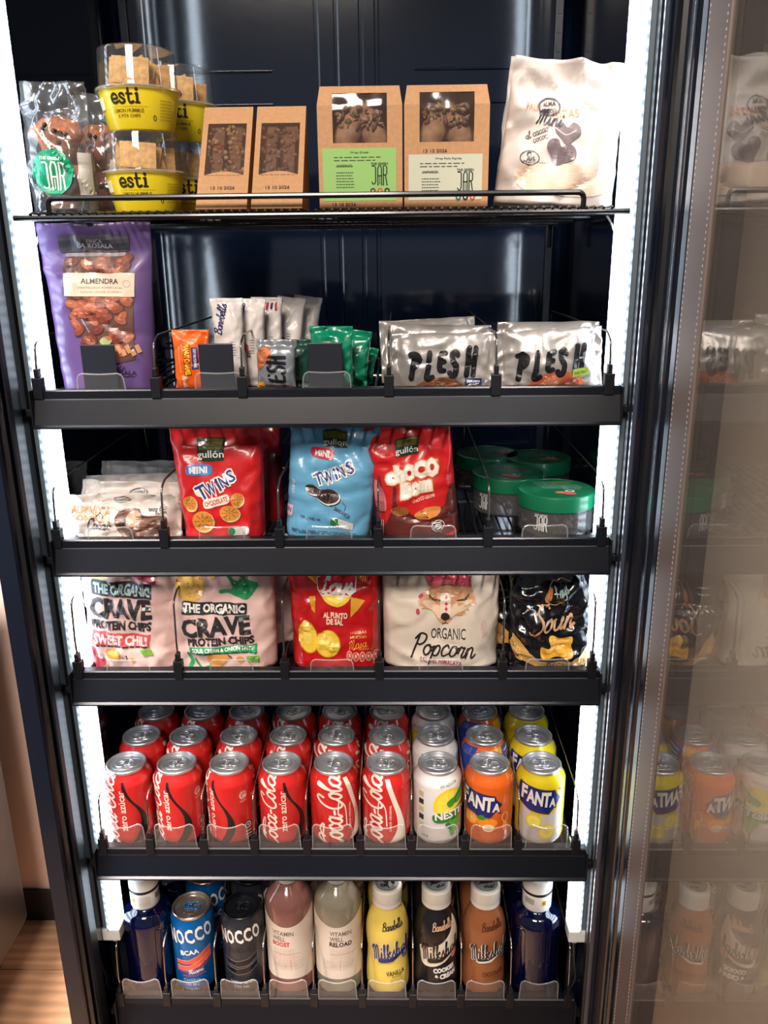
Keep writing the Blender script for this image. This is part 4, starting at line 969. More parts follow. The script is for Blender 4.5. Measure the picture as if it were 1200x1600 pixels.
# popcorn
cream = sealbump('film_cream', (222, 208, 190), .5, coat=.05, bump=.3, bscale=24)
bg2 = Bag(.150, .160, .062, side=3.2, seed=7, wr=.0025, fs=20, top=.014, narrow=.02)
A = AR(815, 488, s4, t4)
ORf, CRf, PKf = (214, 160, 120), (232, 206, 176), (200, 70, 96)
A.blob([(712, 158), (704, 186), (728, 196), (716, 205), (748, 208), (776, 226), (800, 262), (828, 274), (856, 264), (874, 238), (930, 236), (924, 214), (946, 218), (940, 196), (978, 190), (966, 150), (952, 118), (880, 112), (760, 118)], ORf, 2, n=3)
A.blob([(722, 176), (760, 170), (800, 190), (816, 230), (800, 250), (780, 222), (750, 204)], CRf, 3, n=3); A.blob([(962, 176), (920, 172), (872, 190), (852, 228), (866, 244), (884, 226), (930, 212)], CRf, 3, n=3)
A.blob([(812, 150), (850, 150), (858, 200), (850, 240), (818, 240), (808, 200)], (240, 220, 196), 4, n=3)
A.poly([(722, 48), (750, 96), (764, 122), (860, 104), (956, 118), (950, 80), (952, 48)], PKf, 5); A.poly([(752, 100), (764, 122), (860, 104), (956, 118), (952, 98), (860, 86)], (226, 106, 110), 6)
for k in range(8): A.poly([(770+k*24, 78-k % 2*6), (776+k*24, 66-k % 2*6), (782+k*24, 78-k % 2*6)], CRf, 7)
A.ell(831, 241, 21, 17, (44, 34, 38), 6); A.stroke([(831, 256), (831, 268), (816, 272)], 3, (44, 34, 38), 6); A.stroke([(831, 268), (846, 271)], 3, (44, 34, 38), 6)
for s_, x_ in ((1, 787), (-1, 910)):
    A.stroke([(x_-32*s_, 148), (x_-10*s_, 168), (x_+22*s_, 172)], 5, (44, 34, 38), 6, smooth=4)
    for k in range(4): A.stroke([(x_-26*s_+12*k*s_, 154+5*k), (x_-34*s_+12*k*s_, 162+5*k)], 2.5, (44, 34, 38), 6)
    A.blob([(x_-8*s_, 184), (x_+20*s_, 180), (x_+16*s_, 196)], (226, 150, 110), 5)
for k in range(3): A.poly([(836, 150+k*24), (844, 162+k*24), (836, 172+k*24), (828, 162+k*24)], PKf, 6)
A.stroke([(720, 150), (712, 158)], 16, PKf, 3); A.ell(702, 216, 9, 14, PKf, 3)
A.text('ORGANIC', 846, 316, 165, 48, (58, 48, 46), .0-.02, .005, layer=3)
A.script('Popcorn', 822, 374, 300, 100, (40, 32, 32), -.07, pen=.085, layer=3)
A.text('SAL DEL HIMALAYA', 812, 446, 204, 22, (150, 44, 84), -.12, .02, layer=3)
A.ring(1016, 300, 16, 34, 3, (226, 196, 190), 2); A.lines(1004, 276, 1030, 8, 7, (226, 196, 190), 3); A.script('organic', 604, 90, 60, 24, (110, 100, 96), 1.5, pen=.08)
pack('popcorn_bag', .1355, .016, z4, bg2, cream, 'cream popcorn bag with a fox head and pink headband', 'popcorn bag', A)
# black and gold bag
blackf = sealbump('film_black', (16, 17, 22), .2, coat=.7, bump=.6, bscale=26)
GD = (206, 160, 92)
bg3 = Bag(.122, .158, .055, side=2.6, seed=21, wr=.0050, fs=26, top=.016, narrow=.08)
def sour_art(full=True):
    A = AR(505, 650, .804e-3/4, .885e-3/4)
    if full:
        A.script('Soun', 470, 340, 300, 150, (214, 166, 120), .10, pen=.10, layer=3, shear=.35)
        A.blob([(404, 512), (420, 500), (462, 502), (456, 450), (478, 434), (530, 450), (610, 444), (622, 470), (612, 500), (628, 545), (600, 568), (540, 560), (470, 556), (430, 574), (406, 560)], (226, 168, 56), 3, n=4)
        A.stroke([(420, 540), (470, 530), (520, 500), (570, 480)], 9, (196, 130, 40), 4, smooth=5); A.blob([(480, 450), (540, 462), (600, 458), (580, 480), (520, 490)], (240, 190, 90), 4)
        A.text('ORIGINAL', 540, 612, 190, 34, (70, 56, 40), -.12, .02, layer=5)
        A.stroke([(440, 240), (470, 150), (520, 110), (590, 125)], 5, GD, 3, smooth=5); A.stroke([(450, 245), (500, 258), (545, 235)], 5, GD, 3, smooth=5)
        A.script('Lays', 525, 175, 90, 60, (130, 150, 140), .5, pen=.12, layer=4); A.blob([(430, 220), (455, 170), (478, 168), (450, 244)], (180, 110, 60), 3)
    A.poly([(205, 500), (226, 438), (262, 470), (330, 540), (410, 588), (520, 590), (620, 580), (700, 530), (745, 470), (745, 540), (700, 640), (480, 645), (250, 590)], GD, 2)
    return A
pack('crisp_bag', .2790, .016, z4, bg3, blackf, 'glossy black crisp bag with gold script and gold foot band', 'crisp bag', sour_art(), tilt=.0)
b = Bag(.118, .150, .05, side=2.6, seed=33, wr=.0045, fs=26, top=.016)
pack('crisp_bag', .262, .080, z4, b, blackf, 'black crisp bag mostly hidden behind the black and gold one', 'crisp bag', sour_art(False), tilt=-.08, yaw=.15)

# ------------------------------------------------------------------ third shelf
s3 = .763e-3/3; t3 = .812e-3/3; z3 = SURF[3]+.0003
REDB = (206, 34, 38)
redm = sealbump('film_bright_red', (205, 30, 34), .36, coat=.3, bump=.3, bscale=28)
bluem = sealbump('film_blue', (104, 170, 206), .36, coat=.3, bump=.35, bscale=28)
def gullon(A, x0, y0, x1, y1, word='gullón', off=0):
    A.poly([(x0, y0+6), ((x0+x1)/2, y0-2), (x1, y0), (x1-1, y1-4), ((x0+x1)/2, y1), (x0+3, y1)], (26, 58, 34), 2)
    A.poly([(x0+6, y0+12), ((x0+x1)/2, y0+4), (x1-5, y0+8), (x1-8, y0+(y1-y0)*.45), (x0+10, y0+(y1-y0)*.5)], (110, 104, 40), 3)
    A.text(word, (x0+x1)/2+off, y0+(y1-y0)*.74, (x1-x0)*.98, (y1-y0)*.42, WHITE, .04, .012, layer=4)
def cookie(A, x, y, rx, ry, ang=0, dark=False):
    c0, c1, c2 = ((230, 196, 140), (206, 140, 60), (176, 104, 40)) if not dark else ((226, 222, 220), (70, 48, 46), (44, 30, 30))
    A.ell(x+5, y+8, rx, ry, (150, 90, 40) if not dark else (40, 28, 28), 3, ang=ang); A.ell(x+3, y+4, rx, ry, c0, 4, ang=ang); A.ell(x, y, rx*.96, ry*.92, c1, 5, ang=ang)
    for k in range(8):
        t = k*pi/4; A.stroke([(x+rx*.25*cos(t), y+ry*.25*sin(t)), (x+rx*.75*cos(t), y+ry*.72*sin(t))], rx*.13, c2, 6, cap=False)
    A.ell(x, y, rx*.16, ry*.16, c2, 6, n=10)
bgr = Bag(.098, .142, .052, side=5, seed=14, wr=.0020, fs=24, top=.018, taper=-.16)
A = AR(862, 558, s3, t3)
gullon(A, 768, 98, 884, 196)
A.rect(716, 208, 832, 256, (60, 130, 200), 2, r=20, ang=-.03); A.text('MINI', 772, 232, 76, 30, WHITE, -.02, .04, layer=4)
for ch, x, y, wd, ht in (('T', 784, 330, 46, 66), ('W', 824, 318, 50, 62), ('i', 858, 298, 12, 60), ('N', 882, 284, 34, 50), ('S', 912, 262, 30, 56)):
    A.text(ch, x, y, wd+12, ht+13, WHITE, .45, .11, layer=4); A.text(ch, x, y, wd, ht, (40, 60, 130), .45, .02, layer=5)
A.rect(784, 352, 908, 392, (236, 220, 200), 4, r=16, ang=.25); A.text('CHOCOLATE', 846, 372, 108, 22, (190, 40, 40), .25, .03, layer=6)
cookie(A, 725, 378, 32, 36, .3); cookie(A, 778, 460, 52, 50, .2); cookie(A, 904, 424, 46, 36, -.3); cookie(A, 940, 366, 30, 32, .2)
A.rect(896, 490, 992, 526, (236, 232, 224), 3, r=14); A.ell(912, 508, 16, 18, (40, 130, 80), 4); A.lines(930, 498, 985, 4, 7, (110, 120, 110), 2.5, 5)
A.blob([(752, 296), (770, 330), (796, 352), (760, 344), (748, 320)], (240, 226, 190), 3)
pack('biscuit_bag', -.1330, .016, z3, bgr, redm, 'red biscuit bag with small sandwich biscuits, right of the white almond packs', 'biscuit bag', A, tilt=-.03, yaw=.0)
b = Bag(.095, .150, .055, side=4, seed=15, wr=.0022, fs=24, top=.018)
A = AR(862, 558, s3, t3); A.lines(1000, 250, 1040, 34, 6, (90, 20, 24), 2.5)
dkr = sealbump('film_dark_red', (150, 18, 26), .3, coat=.4, bump=.3, bscale=28)
pack('biscuit_bag', -.117, .085, z3, b, dkr, 'dark red biscuit bag behind the red bag with sandwich biscuits', 'biscuit bag', A, yaw=.2)
bgb = Bag(.103, .150, .055, side=4, seed=17, wr=.0026, fs=24, top=.016, taper=-.05)
TB = .10
A = AR(352, 590, s3, t3)
gullon(A, 346, 100, 458, 170, 'gullon')
A.rect(290, 174, 400, 222, (200, 40, 70), 3, r=22, ang=-.08); A.text('MINI', 344, 199, 66, 28, WHITE, -.06, .04, layer=5)
for ch, x, y, wd, ht in (('T', 326, 312, 42, 50), ('W', 366, 300, 48, 54), ('i', 402, 282, 11, 52), ('N', 428, 270, 34, 48), ('S', 468, 248, 34, 52)):
    A.text(ch, x, y, wd+11, ht+12, WHITE, .38, .11, layer=4); A.text(ch, x, y, wd, ht, (52, 70, 140), .38, .02, layer=5)
cookie(A, 294, 360, 36, 22, -.2, True); cookie(A, 366, 382, 54, 36, .0, True)
A.text('SANDWICH', 428, 450, 78, 18, (70, 90, 110), -.45, .02, layer=4); A.stroke([(430, 404), (446, 420), (440, 442)], 3, (70, 90, 110), 3, smooth=4)
A.text('100 g (3.52 oz)', 280, 490, 92, 18, (50, 60, 110), -.02, .01, layer=4)
A.poly([(372, 478), (400, 474), (480, 498), (478, 528), (440, 524), (374, 506)], (238, 234, 226), 3); A.poly([(374, 478), (410, 478), (408, 514), (374, 506)], (40, 140, 80), 4); A.lines(414, 492, 474, 4, 7, (140, 150, 130), 2, 5)
A.lines(188, 545, 520, 3, 6, (60, 110, 150), 3)
A.poly([(150, 448), (200, 446), (190, 498), (166, 500)], (228, 200, 214), 2); A.text('W', 178, 470, 30, 24, (120, 80, 130), 0, .03, layer=3); A.script('Twins', 200, 360, 60, 24, (200, 220, 230), 1.5, pen=.1)
pack('biscuit_bag', -.006, .016, z3, bgb, bluem, 'light blue biscuit bag with two dark sandwich biscuits printed', 'biscuit bag', A, tilt=TB, yaw=.0)
b = Bag(.110, .155, .055, side=4, seed=19, wr=.0028, fs=24, top=.016)
pack('biscuit_bag', .002, .085, z3, b, bluem, 'blue biscuit bag standing behind the front light blue one', 'biscuit bag', None, tilt=-.03)
bgc = Bag(.100, .150, .055, side=4.5, seed=23, wr=.0022, fs=24, top=.016, taper=-.02)
TC = -.10
A = AR(802, 590, s3, t3)
gullon(A, 690, 128, 800, 208)
A.blob([(650, 560), (660, 470), (676, 430), (680, 340), (694, 340), (700, 420), (740, 436), (780, 470), (860, 460), (920, 440), (930, 400), (952, 350), (985, 400), (985, 560)], (92, 34, 28), 2, n=4)
A.blob([(668, 440), (700, 420), (750, 436), (748, 462), (700, 466)], (150, 84, 40), 3); A.blob([(780, 470), (830, 440), (900, 444), (890, 480), (820, 490)], (200, 130, 60), 3)
for k, (ch, x, y, wd, ht) in enumerate((('c', 672, 298, 44, 46), ('h', 712, 282, 38, 64), ('O', 756, 282, 48, 62), ('C', 806, 270, 48, 66), ('O', 862, 266, 54, 74))):
    for q, c, l in ((30, (236, 130, 60), 4), (22, (150, 30, 30), 5), (18, (240, 220, 196), 6), (0, (246, 236, 222), 7)):
        A.text(ch, x, y, wd+q*.7, ht+q*.7, c, .06, .10 if q else .05, layer=l)
for k, (ch, x, y, wd, ht) in enumerate((('B', 742, 356, 44, 62), ('o', 788, 352, 40, 48), ('m', 834, 342, 48, 44))):
    for q, c, l in ((30, (236, 130, 60), 4), (22, (150, 30, 30), 5), (18, (240, 220, 196), 6), (0, (246, 236, 222), 7)):
        A.text(ch, x, y, wd+q*.7, ht+q*.7, c, .06, .10 if q else .05, layer=l)
A.text('CHOCO LECHE', 823, 396, 106, 16, (244, 210, 190), .18, .02, layer=5)
A.rect(862, 504, 920, 550, (60, 20, 20), 4, r=6, ang=-.05); A.ring(891, 527, 29, 23, 2, WHITE, 5); A.lines(870, 514, 912, 4, 8, WHITE, 4, 5)
A.blob([(596, 300), (640, 360), (646, 440), (600, 420)], (226, 130, 130), 1); A.lines(596, 400, 646, 8, 7, (90, 30, 34), 3); 
for k in range(9): A.rect(606+k*4, 480, 608+k*4, 545, (236, 226, 216) if k % 2 else (60, 40, 40), 2)
pack('biscuit_bag', .1065, .016, z3, bgc, redm, 'red and brown chocolate biscuit bag with bubbly outlined lettering', 'biscuit bag', A, tilt=TC)
# white packs of coated almonds, one behind the other
whitef = sealbump('film_white', (208, 196, 186), .42, coat=.15, bump=.4, bscale=26)
OR = (226, 150, 96)
def alm_art(first):
    A = AR(345, 540, s3, t3)
    if first:
        A.text('ALMENDRA', 204, 402, 192, 36, OR, -.04, .01, shear=0); A.text('BOMBÓN', 204, 434, 192, 32, OR, -.02, .01); A.ring(250, 430, 15, 14, 4, DK, 3)
        A.script('Cacao', 240, 462, 120, 50, DK, .0, pen=.08, layer=4)
        A.ring(352, 360, 40, 12, 3, DK, 3); A.text('IMREZÚ', 352, 360, 60, 10, (90, 110, 120), 0, .02)
        A.blob([(322, 440), (350, 404), (400, 398), (436, 400), (456, 424), (500, 428), (560, 430), (566, 470), (530, 520), (470, 534), (390, 530), (340, 500)], (110, 76, 62), 2, n=4)
        A.blob([(385, 420), (430, 408), (450, 440), (420, 470), (380, 462)], (176, 140, 116), 3); A.blob([(340, 450), (372, 430), (380, 480), (430, 500), (400, 516), (350, 490)], (74, 46, 38), 3); A.blob([(470, 470), (556, 436), (530, 500), (470, 520)], (84, 56, 46), 3)
        A.script('rojo bio', 520, 398, 92, 26, DK, .1, pen=.07); A.script('brown', 540, 414, 50, 18, DK, .1, pen=.08); A.ring(150, 520, 20, 18, 2, DK, 2)
    else:
        A.ring(352, 378, 42, 24, 3.5, (60, 76, 86), 3); A.text('IMREZÚ', 352, 370, 60, 12, (90, 110, 120), 0, .02); A.text('NATURAL', 352, 386, 60, 9, (90, 110, 120), 0, .02)
    return A
ba = Bag(.148, .056, .040, side=5, seed=41, wr=.0022, fs=34, top=.006, sideseal=.008, bot=0)
for i in range(5):
    bb = Bag(.144, .056+.004*(i > 0), .038, side=4, seed=41+i*3, wr=.0030, fs=34, top=.010, sideseal=.008)
    x = (-.258, -.250, -.255, -.248, -.262)[i]
    pack('snack_pack', x, .018+.036*i, z3+.0005, bb, whitef, ('white pack of coated almonds with orange lettering, frontmost of its row', 'white almond pack directly behind the frontmost one', 'white almond pack, middle of its row', 'white almond pack, fourth in its row from the front', 'white almond pack at the very back of its row')[i],
         'snack pack', alm_art(i == 0), lean=-.0 if i == 0 else .12, tilt=(0, .03, -.03, .05, .0)[i], group='white almond packs in a row', nu=30, nv=22)
# jars with green lids
lidg = M('lid_green', (16, 112, 74), .35, coat=.3); lidd = M_print('ink_lid', .4)
def jar():
    R, H = .0475, .052
    bm = LA([(R*.9, 0), (R*.975, .003), (R*.98, .006), (R*.98, .030), (R*.95, .034)], 56, cap0=True)
    o = link('snack_jar', bm, M_clear('jar_plastic', tint=(225, 228, 230), base=.06, gain=1, rough=.05, haze=.06), smooth=50)
    bm = LA([(R*.955, .0325), (R, .033), (R, .0495), (R*.985, .0512), (R*.93, .0518), (R*.92, .0510), (.001, .0510)], 72)
    ld = link('lid', bm, lidg, o, smooth=40)
    bm = bmesh.new(); rj = random.Random(6)
    for k in range(60):
        a = rj.uniform(0, 6.28); r = R*.86*sqrt(rj.random()); ellipsoid(bm, (r*cos(a), r*sin(a), .006+.022*rj.random()), .008, .006, .004, rj.uniform(0, 3), .2, k, 1)
    c = link('contents', bm, M('dark_snack', (62, 48, 46), .5, var=.4, bscale=60), o, smooth=True); c['kind'] = 'stuff'; c['label'] = 'dark snack pieces inside the jar'
    A = Art(0, 52, .001, .001); green_jar(A, -26, 34, 17, 18, (225, 225, 220), 2)
    A.build(cylmap(R*.982), .004, 'jar_print', o, M_print('ink_gloss', .35), base=.0004)
    A = Art(0, 0, .001, .001)
    for k in range(7): A.lines(-26+k*1.5, -30+k*5.2, 2+k*3, 1, 4, (150, 200, 180), 1.4, rnd=random.Random(k))
    A.lines(-2, -30, 26, 3, 4.4, (150, 190, 90), 2.0); A.lines(8, -14, 32, 6, 4, (140, 196, 176), 1.2)
    A.ell(2, 20, 7.5, 5.5, (214, 130, 90), 2); A.ell(12, 25, 8, 6, (220, 90, 80), 3); A.ell(14, 14, 6, 4.6, (230, 238, 232), 2); A.ell(14, 14, 3.4, 2.6, (60, 100, 80), 3)
    A.build(lambda u, v, h: Vector((u, v, .0511+h)), 0, 'lid_print', ld, lidd, base=.0003); return o
j = jar(); JL = ['green-lidded clear jar of dark snacks, frontmost of the four', 'green-lidded jar close behind and left of the frontmost one, beside the divider', 'green-lidded jar in the back row, nearer the white light strip', 'green-lidded jar in the back row, farthest from the light strip']
for i, (x, y, rz) in enumerate(((.2790, .066, .1), (.2290, .150, -.25), (.2830, .236, .3), (.2150, .262, 1.2))):
    o = j if i == 0 else copy_tree(j); o.location = (x, y, z3); o.rotation_euler = (0, 0, rz if i else .0); tag(o, JL[i], 'jar', 'green-lidded snack jars')

# ------------------------------------------------------------------ second shelf: pouch and bars
z2 = SURF[2]+.0003; s2_, t2_ = .727e-3/3, .708e-3/3
purple = sealbump('film_purple', (98, 74, 126), .36, coat=.3, bump=.15, bscale=20)
bp_ = Bag(.118, .190, .046, side=3.4, seed=51, wr=.0012, top=.030, fs=16, taper=-.10, narrow=.07)
A = AR(478, 862, s2_, t2_)
A.ell(463, 62, 15, 13, (14, 14, 22), 2)
GRY = (58, 54, 62)
A.poly([(350, 200), (600, 200), (622, 240), (636, 300), (644, 450), (640, 560), (645, 690), (470, 720), (420, 690), (395, 600), (350, 480), (336, 380), (330, 260)], (92, 62, 52), 1)
A.rect(318, 114, 626, 192, GRY, 3, r=10); A.rect(318, 114, 626, 136, (74, 70, 78), 4, r=8)
A.text('FINCA', 474, 142, 66, 18, (160, 156, 164), 0, .0, layer=5); A.text('LA ROSALA', 476, 162, 150, 20, (170, 166, 172), -.02, .01, layer=5)
A.rect(345, 196, 610, 212, (150, 140, 136), 3, r=6)
rr = random.Random(9)
for k in range(90):
    x = rr.uniform(352, 625); y = rr.uniform(225, 690)
    if 280 < y < 405 and False: continue
    if x < 400 and y > 560: continue
    ag = rr.uniform(-.9, .9); c = rr.choice([(150, 84, 62), (124, 62, 46), (172, 104, 76), (104, 50, 38)])
    A.ell(x, y, 34, 22, tuple(int(q*.6) for q in c), 2, ang=ag, n=14); A.ell(x-2, y-3, 30, 18, c, 3, ang=ag, n=14); A.ell(x-8, y-7, 12, 5, tuple(min(255, int(q*1.25)) for q in c), 4, ang=ag, n=8)
A.rect(331, 288, 652, 394, (226, 204, 178), 6, r=3, ang=-.02)
A.text('ALMENDRA', 496, 325, 170, 24, (44, 40, 44), -.02, .015, layer=8); A.text('CARAMELIZADA, ROMERO & SAL', 496, 355, 208, 11, (150, 130, 116), -.02, .0, layer=8)
A.text('ALMOND CARAMEL ROSEMARY', 500, 374, 190, 9, (160, 140, 124), -.02, .0, layer=8); A.ring(618, 338, 15, 15, 2, (160, 150, 150), 8)
A.blob([(480, 600), (500, 584), (520, 600), (540, 596), (520, 620), (490, 616)], (150, 168, 110), 6, n=3)
for k in range(5): A.rect(560+k*22, 620+k % 2*22, 580+k*22, 660+k % 2*12, (190, 140, 100), 5, ang=.4)
A.text('FINCA', 560, 730, 70, 20, (50, 34, 66), 0, .01); A.text('LA ROSALA', 560, 752, 170, 22, (50, 34, 66), -.03, .02); A.rect(440, 770, 636, 773, (50, 34, 66), 2)
A.stroke([(400, 500), (430, 560), (440, 610), (430, 700), (425, 800)], 5, (150, 126, 176), 2, smooth=4)  # pale streak painted as a highlight on the film, not print
pack('stand_up_pouch', -.2570, .018, z2, bp_, purple, 'tall purple pouch of caramelised almonds with a black jar lid printed', 'pouch', A, nu=40, nv=50, yaw=.0)
# tall narrow bars
def bar(nm, x, yf, wd, ht, dp, mat, label, art=None, lean=.0, tilt=0, yaw=0, z=z2, seed=1, wr=.0014, group=None, cat='wrapped bar', seal=.008):
    b = Bag(wd, ht, dp, side=4, top=seal, bot=seal, sideseal=0, seed=seed, wr=wr, fs=40, bulge=.28, narrow=.06)
    return pack(nm, x, yf, z, b, mat, label, cat, art, tilt=tilt, lean=lean, yaw=yaw, group=group, nu=20, nv=34, cell=.004)
orange = sealbump('film_orange', (236, 96, 22), .4, coat=.2, bump=.25, bscale=30)
A = AR(196, 520, .727e-3/3, .708e-3/3)
A.text('PEANUT CARAMEL', 186, 350, 150, 26, (244, 196, 30), -pi/2, .04, layer=4); A.text('PEANUT CARAMEL', 184, 352, 155, 34, (150, 50, 20), -pi/2, .07, layer=3)
A.rect(208, 292, 240, 394, (48, 46, 110), 3); A.text('SOFT PROTEIN BAR', 224, 343, 90, 14, (240, 220, 210), -pi/2, .02, layer=5)
A.script('Barebells', 166, 468, 80, 24, (250, 214, 190), -pi/2, pen=.12); A.lines(138, 0, 139, 0, 1, WHITE)
A.text('with peanut and caramel taste', 148, 350, 130, 9, (250, 200, 160), -pi/2, .01)
bar('protein_bar', -.1560, .018, .042, .073, .018, orange, 'orange protein bar wrapper with yellow lettering, beside the left divider', A, seed=60, tilt=.02)
whiteb = sealbump('film_bar_white', (222, 214, 208), .4, coat=.2, bump=.25, bscale=30)
def wb_art(stripe=False, col=(230, 150, 30)):
    A = Art(0, 100, .001, .001)
    A.script('Barebells', -9, 18, 34, 10, (40, 46, 96), 1.35, pen=.12); A.text('SOFT', 1, 60, 9, 6, (60, 50, 60), pi/2, .03)
    A.ell(-5, 53, 7, 6, col, 2); A.text('&', -5, 53, 6, 6, BLACK, pi/2, .04, layer=4); A.lines(3, 44, 9, 6, 3, (60, 60, 110), .6)
    if stripe:
        for k in range(6): A.rect(-16+k*5.4, 2, -13.4+k*5.4, 12, (190, 50, 60) if k % 2 else (36, 40, 100), 2)
        A.rect(-8, 20, -1, 58, (160, 92, 50), 2, r=2); A.text('CARAMEL', -4.5, 39, 30, 4, (240, 220, 200), pi/2, .02, layer=4)
    return A
WB = [(-.1160, .045, .038, .106, -.02, 'white protein bar with blue script, tallest and leftmost of the white bars', False, .05),
      (-.0990, .075, .036, .104, .05, 'white protein bar leaning behind the tallest white bar', False, .0),
      (-.0800, .100, .038, .104, .0, 'white protein bar with red and blue stripes along its top edge', True, .1),
      (-.0640, .135, .036, .103, .10, 'white protein bar standing just right of the striped one', False, .15),
      (-.0520, .165, .038, .104, .16, 'rearmost white protein bar, leaning right against the divider', False, .2)]
for k, (x, y, wd, ht, tl, lb, st, ln) in enumerate(WB):
    bar('protein_bar', x, y, wd, ht, .020, whiteb, lb, wb_art(st, [(230, 150, 30), (200, 90, 60)][k % 2]), tilt=tl, lean=ln, seed=70+k, group='white protein bars')
silver = sealbump('film_silver', (196, 190, 184), .30, metal=.55, coat=.2, bump=.25, bscale=30, bdist=.004)
silverg = sealbump('film_steel', (160, 166, 172), .30, metal=.5, coat=.2, bump=.4, bscale=34)
GB = lambda A, f: [A.stroke([(f(a)[0], f(a)[1]) for a in q], 0, BLACK) for q in ()]
A = Art(0, 58, .001, .001)
def vword(A, word, x, y0, ch, cw, pen, col, jit=0):
    """fat word running bottom to top"""
    for i, c in enumerate(word):
        for q in FAT[c]: A.stroke([(x-b*ch+ch/2, y0-i*cw*1.12-a*cw/.62*.95) for a, b in q], pen, col, 3, smooth=4)
vword(A, 'PLESH', 2, 66, 21, 9.5, 3.4, (28, 28, 32))
A.blob([(-18, 8), (-8, 4), (-2, 14), (-10, 24), (-20, 30), (-22, 18)], (170, 96, 60), 2); A.blob([(-14, 6), (-6, 8), (-8, 16), (-14, 14)], (214, 130, 80), 3); A.blob([(-20, 44), (-12, 48), (-14, 58), (-22, 58)], (210, 150, 60), 2)
bar('snack_pack', -.0590, .018, .046, .061, .020, silverg, 'small grey upright pack with black fat lettering, in front of the white bars', A, seed=81, tilt=.04, cat='snack pack')
gdk = sealbump('film_dark_green', (24, 66, 56), .4, coat=.3, bump=.4)
bar('snack_pack', -.0400, .050, .040, .058, .018, gdk, 'dark green and silver pack right behind the small grey upright pack', None, seed=83, tilt=.0, cat='snack pack')
bar('snack_pack', -.0270, .085, .036, .054, .018, gdk, 'dark green pack, rear one of the pair beside the black plate', None, seed=84, tilt=.15, cat='snack pack')
green = sealbump('film_green', (10, 132, 98), .3, coat=.5, bump=.5, bscale=34)
A = Art(0, 74, .001, .001); A.rect(-10, 16, 10, 30, (226, 180, 110), 2, r=1); A.text('P', 0, 22, 5, 6, (90, 50, 30), 0, .05, layer=4); A.text('nut bar', 0, 27, 12, 2.5, (90, 50, 30), 0, .02, layer=4)
bar('snack_pack', .0060, .020, .050, .075, .022, green, 'shiny green wrapped bar behind the black plate, frontmost of the green ones', A, seed=85, cat='snack pack', wr=.003, group='green wrapped bars')
bar('snack_pack', .0230, .060, .042, .068, .022, green, 'shiny green wrapped bar, second of the green ones', None, seed=86, tilt=.12, cat='snack pack', wr=.003, group='green wrapped bars')
bar('snack_pack', .0330, .100, .034, .045, .020, green, 'shiny green wrapped bar, lowest and rearmost of the green ones', None, seed=88, tilt=.2, cat='snack pack', wr=.003, group='green wrapped bars')
# silver biscuit packs lying on edge: sealed left and right
def plesh(i, x, yf, lab, front=True, wd=.121, ht=.060, tilt=0, lean=.05, yaw=0, kind=0, seed=90):
    b = Bag(wd, ht, .032, side=2.4, top=.002, bot=.002, sideseal=.009, seed=seed, wr=.0019, fs=34, bulge=.42)
    # lettering from the enlarged crop, centre of the pack at x=0
    A = Art(0, 0, .001, .001); A.oy = 60
    k = 1.0
    fat_word(A, 'PLESH', [(-39, 44, 17, 27, .5), (-21, 46, 15, 30, 1), (-7, 37, 13, 22, 1), (6, 42, 14, 28, 1), (24, 41, 18, 30, 2)], 6.2, (26, 25, 28), 4)
    if kind == 0:
        A.blob([(-34, 60), (-24, 48), (-10, 44), (8, 44), (22, 52), (30, 60)], (140, 84, 54), 2, n=5); A.blob([(-20, 56), (-8, 49), (8, 48), (16, 55)], (170, 108, 74), 3)
        for q in range(18):
            r = random.Random(q); A.ell(-14+r.random()*26, 47+r.random()*8, .7, .7, WHITE, 5, n=6)
        A.rect(24, 45, 43, 55, (40, 44, 90), 5); A.text('DARK CHOCO', 33.5, 48.4, 15, 2, WHITE, 0, .02, layer=7); A.text('SEA SALT', 33.5, 51.8, 12, 2, WHITE, 0, .02, layer=7)
    else:
        A.blob([(-26, 58), (-22, 46), (-8, 40), (10, 38), (28, 42), (36, 50), (34, 60), (-20, 60)], (196, 96, 56), 2, n=5); A.blob([(-14, 54), (-4, 44), (12, 42), (6, 54)], (224, 134, 90), 3); A.blob([(8, 58), (20, 46), (32, 50), (26, 60)], (160, 64, 36), 3)
        for q in range(12):
            r = random.Random(q); A.ell(-12+r.random()*20, 42+r.random()*10, .7, .7, WHITE, 5, n=6)
        A.rect(23, 36, 42, 45, (150, 170, 60), 5, ang=.1); A.text('SALTED', 32.5, 40.5, 14, 2.4, (60, 80, 40), .1, .02, layer=7); A.poly([(-30, 60), (-26, 54), (-18, 60)], (60, 120, 60), 3)
    return pack('snack_pack', x, yf, z2, b, silver, lab, 'snack pack', A, tilt=tilt, lean=lean, yaw=yaw, group='silver snack packs', nu=36, nv=24, cell=.004)
plesh(0, .1350, .018, 'silver foil snack pack with dark blue flavour tag, in front of its row', ht=.066, seed=91)
plesh(1, .1320, .060, 'silver foil pack directly behind the one with the blue tag', ht=.072, lean=.12, tilt=.03, seed=92)
plesh(2, .1220, .100, 'silver foil pack at the back left of the silver packs', ht=.076, lean=.12, tilt=-.03, yaw=.15, seed=93)
plesh(3, .2580, .018, 'silver foil snack pack with green flavour tag, nearest the right light strip', ht=.069, kind=1, seed=94, tilt=-.05)
plesh(4, .2620, .060, 'silver foil pack behind the one with the green tag', ht=.074, kind=1, lean=.1, seed=95)

